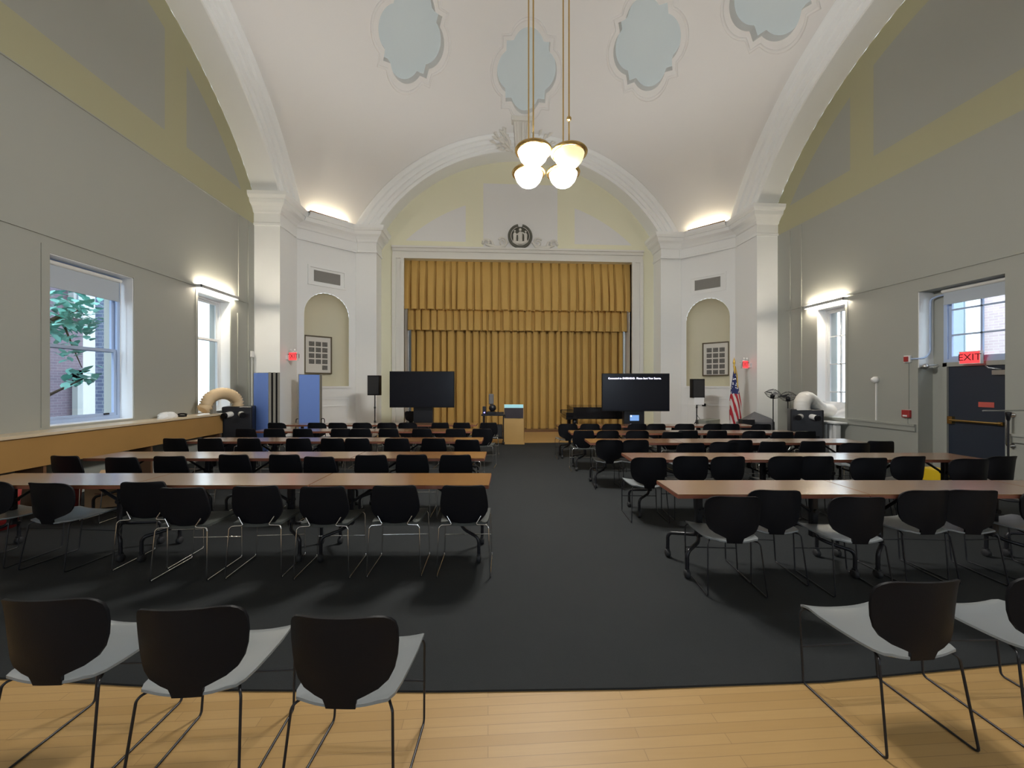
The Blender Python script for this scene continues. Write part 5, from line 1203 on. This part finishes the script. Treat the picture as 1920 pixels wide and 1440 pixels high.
for nm,who,L in (('corner_left','blue partitions',1.15),('corner_right','flag',1.15)):
    A,u,nrm,_,uc,P,ang,dep=NICHE[nm]
    c=P(uc-.02,6.86,.16); t=thing('cove_light','lit cove light on the cornice above the niche by the '+who,'cove light',c,ang,'cove lights on the cornices'); sy=1 if (Matrix.Rotation(ang,3,'Z')@Vector((0,1,0))).dot(Vector((nrm.x,nrm.y,0)))>0 else -1
    y0,y1=sorted((sy*.03,sy*.05)); MB().box(-L/2,L/2,y0,y1,-.03,.05).build('housing',M['woodpole'],t); MB().box(-L/2,L/2,-.05,.05,-.04,-.025).build('tray',M['white'],t); MB().tube([(-L/2+.03,-sy*.0,.0),(L/2-.03,-sy*.0,.0)],.014,8).build('tube',M['tubecove'],t)

# ---- hanging bowl lamps
def pend(x,z,zc,label,glass,es,knot=False):
    X,Y=CH(x,z); ztop=dome(X,Y); t=thing('pendant_lamp',label,'pendant lamp',(X,Y,0),0,'hanging bowl lamps'); R=.225
    MB().lathe([(.001,zc-.215),(.07,zc-.205),(.13,zc-.172),(.18,zc-.115),(.207,zc-.05),(R-.005,zc)],32).build('glass_bowl',glass,t)
    MB().lathe([(R-.01,zc-.02),(R+.025,zc-.018),(R+.035,zc+.005),(R+.02,zc+.03),(R-.02,zc+.045),(R-.02,zc+.03)],32).build('brass_rim',M['brass'],t)
    MB().lathe([(R-.02,zc+.035),(.13,zc+.085),(.05,zc+.11),(.02,zc+.14)],32).build('bowl_cap',M['brass'],t)
    MB().tube([(0,0,zc+.10),(0,0,ztop)],.011,8).build('rod',M['brass'],t)
    MB().lathe([(.001,ztop-.08),(.05,ztop-.07),(.09,ztop-.03),(.10,ztop+.01)],20).build('canopy',M['brass'],t)
    if knot: mb=MB(); mb.sphere((0,0,zc+.48),.035,12,8); mb.build('knob',M['brass'],t)
    li=bpy.data.lights.new('lamp_glow','POINT'); li.energy=es*.72; li.color=(1,.98,.94); li.shadow_soft_size=.15
    lo=bpy.data.objects.new('lamp_glow',li); COL.objects.link(lo); lo.location=(X,Y,zc-.32)
    li=bpy.data.lights.new('dome_fill_spot','SPOT'); li.energy=es*.62; li.color=(1,.99,.97); li.shadow_soft_size=.12; li.spot_size=math.radians(140); li.spot_blend=.4  # added spot above the closed cap, brightens the dome; not a lamp part
    lo=bpy.data.objects.new('dome_fill_spot',li); COL.objects.link(lo); lo.location=(X,Y,zc+.25); lo.rotation_euler=(PI,0,0)
    return t
PE=133
pend(.297,5.50,4.95,'lit white bowl lamp, nearer pair, ledge side of the cluster',M['bulb'],PE)
pend(.797,5.52,4.93,'dull cream bowl lamp, nearer pair, exit side of the cluster',M['bulbdim'],PE*.5,True)
pend(.255,6.05,4.93,'lit white bowl lamp, farther pair, ledge side of the cluster',M['bulb'],PE)
pend(.785,6.05,4.93,'lit white bowl lamp, farther pair, exit side of the cluster',M['bulb'],PE)

# ================================================================ DAYLIGHT, CAMERA
w=bpy.data.worlds.new('daylight'); SC.world=w; w.use_nodes=True; bg=w.node_tree.nodes['Background']
bg.inputs['Color'].default_value=(.74,.87,1.0,1); bg.inputs['Strength'].default_value=4.5
def portal(loc,rot,sx,sy):
    l=bpy.data.lights.new('window_portal','AREA'); l.shape='RECTANGLE'; l.size=sx; l.size_y=sy; l.cycles.is_portal=True
    o=bpy.data.objects.new('window_portal',l); COL.objects.link(o); o.location=loc; o.rotation_euler=rot
for wv,X,s in ((W1,XL-.45,1),(W2,XL-.45,1),(W3,XR+.45,-1),(rect(6.0,7.06,2.1,3.5),XR+.45,-1)):
    (a,c),(b,_),(_,d)=wv[0],wv[1],wv[2]; portal((X,(a+b)/2,(c+d)/2),(0,-s*PI/2,0),d-c,b-a)
for r in RW:
    (a,c),(b,_),(_,d)=r[0],r[1],r[2]; portal(((a+b)/2,-2.05,(c+d)/2),(-PI/2,0,PI),b-a,d-c)
cam=bpy.data.cameras.new('camera'); cam.sensor_width=36; cam.lens=36*740/1920; cam.clip_start=.05; cam.clip_end=200
co=bpy.data.objects.new('camera',cam); COL.objects.link(co); co.location=(0,0,EYE); co.rotation_euler=(PI/2,0,-PSI); SC.camera=co
SC.view_settings.view_transform='Standard'; SC.view_settings.look='None'; SC.view_settings.gamma=1; SC.view_settings.use_curve_mapping=False
SC.view_settings.exposure=EXPOSURE
SC.cycles.use_denoising=True; SC.cycles.max_bounces=10; SC.cycles.diffuse_bounces=7; SC.cycles.glossy_bounces=4; SC.cycles.transparent_max_bounces=12
SC.cycles.sample_clamp_indirect=8; SC.cycles.caustics_reflective=False; SC.cycles.caustics_refractive=False
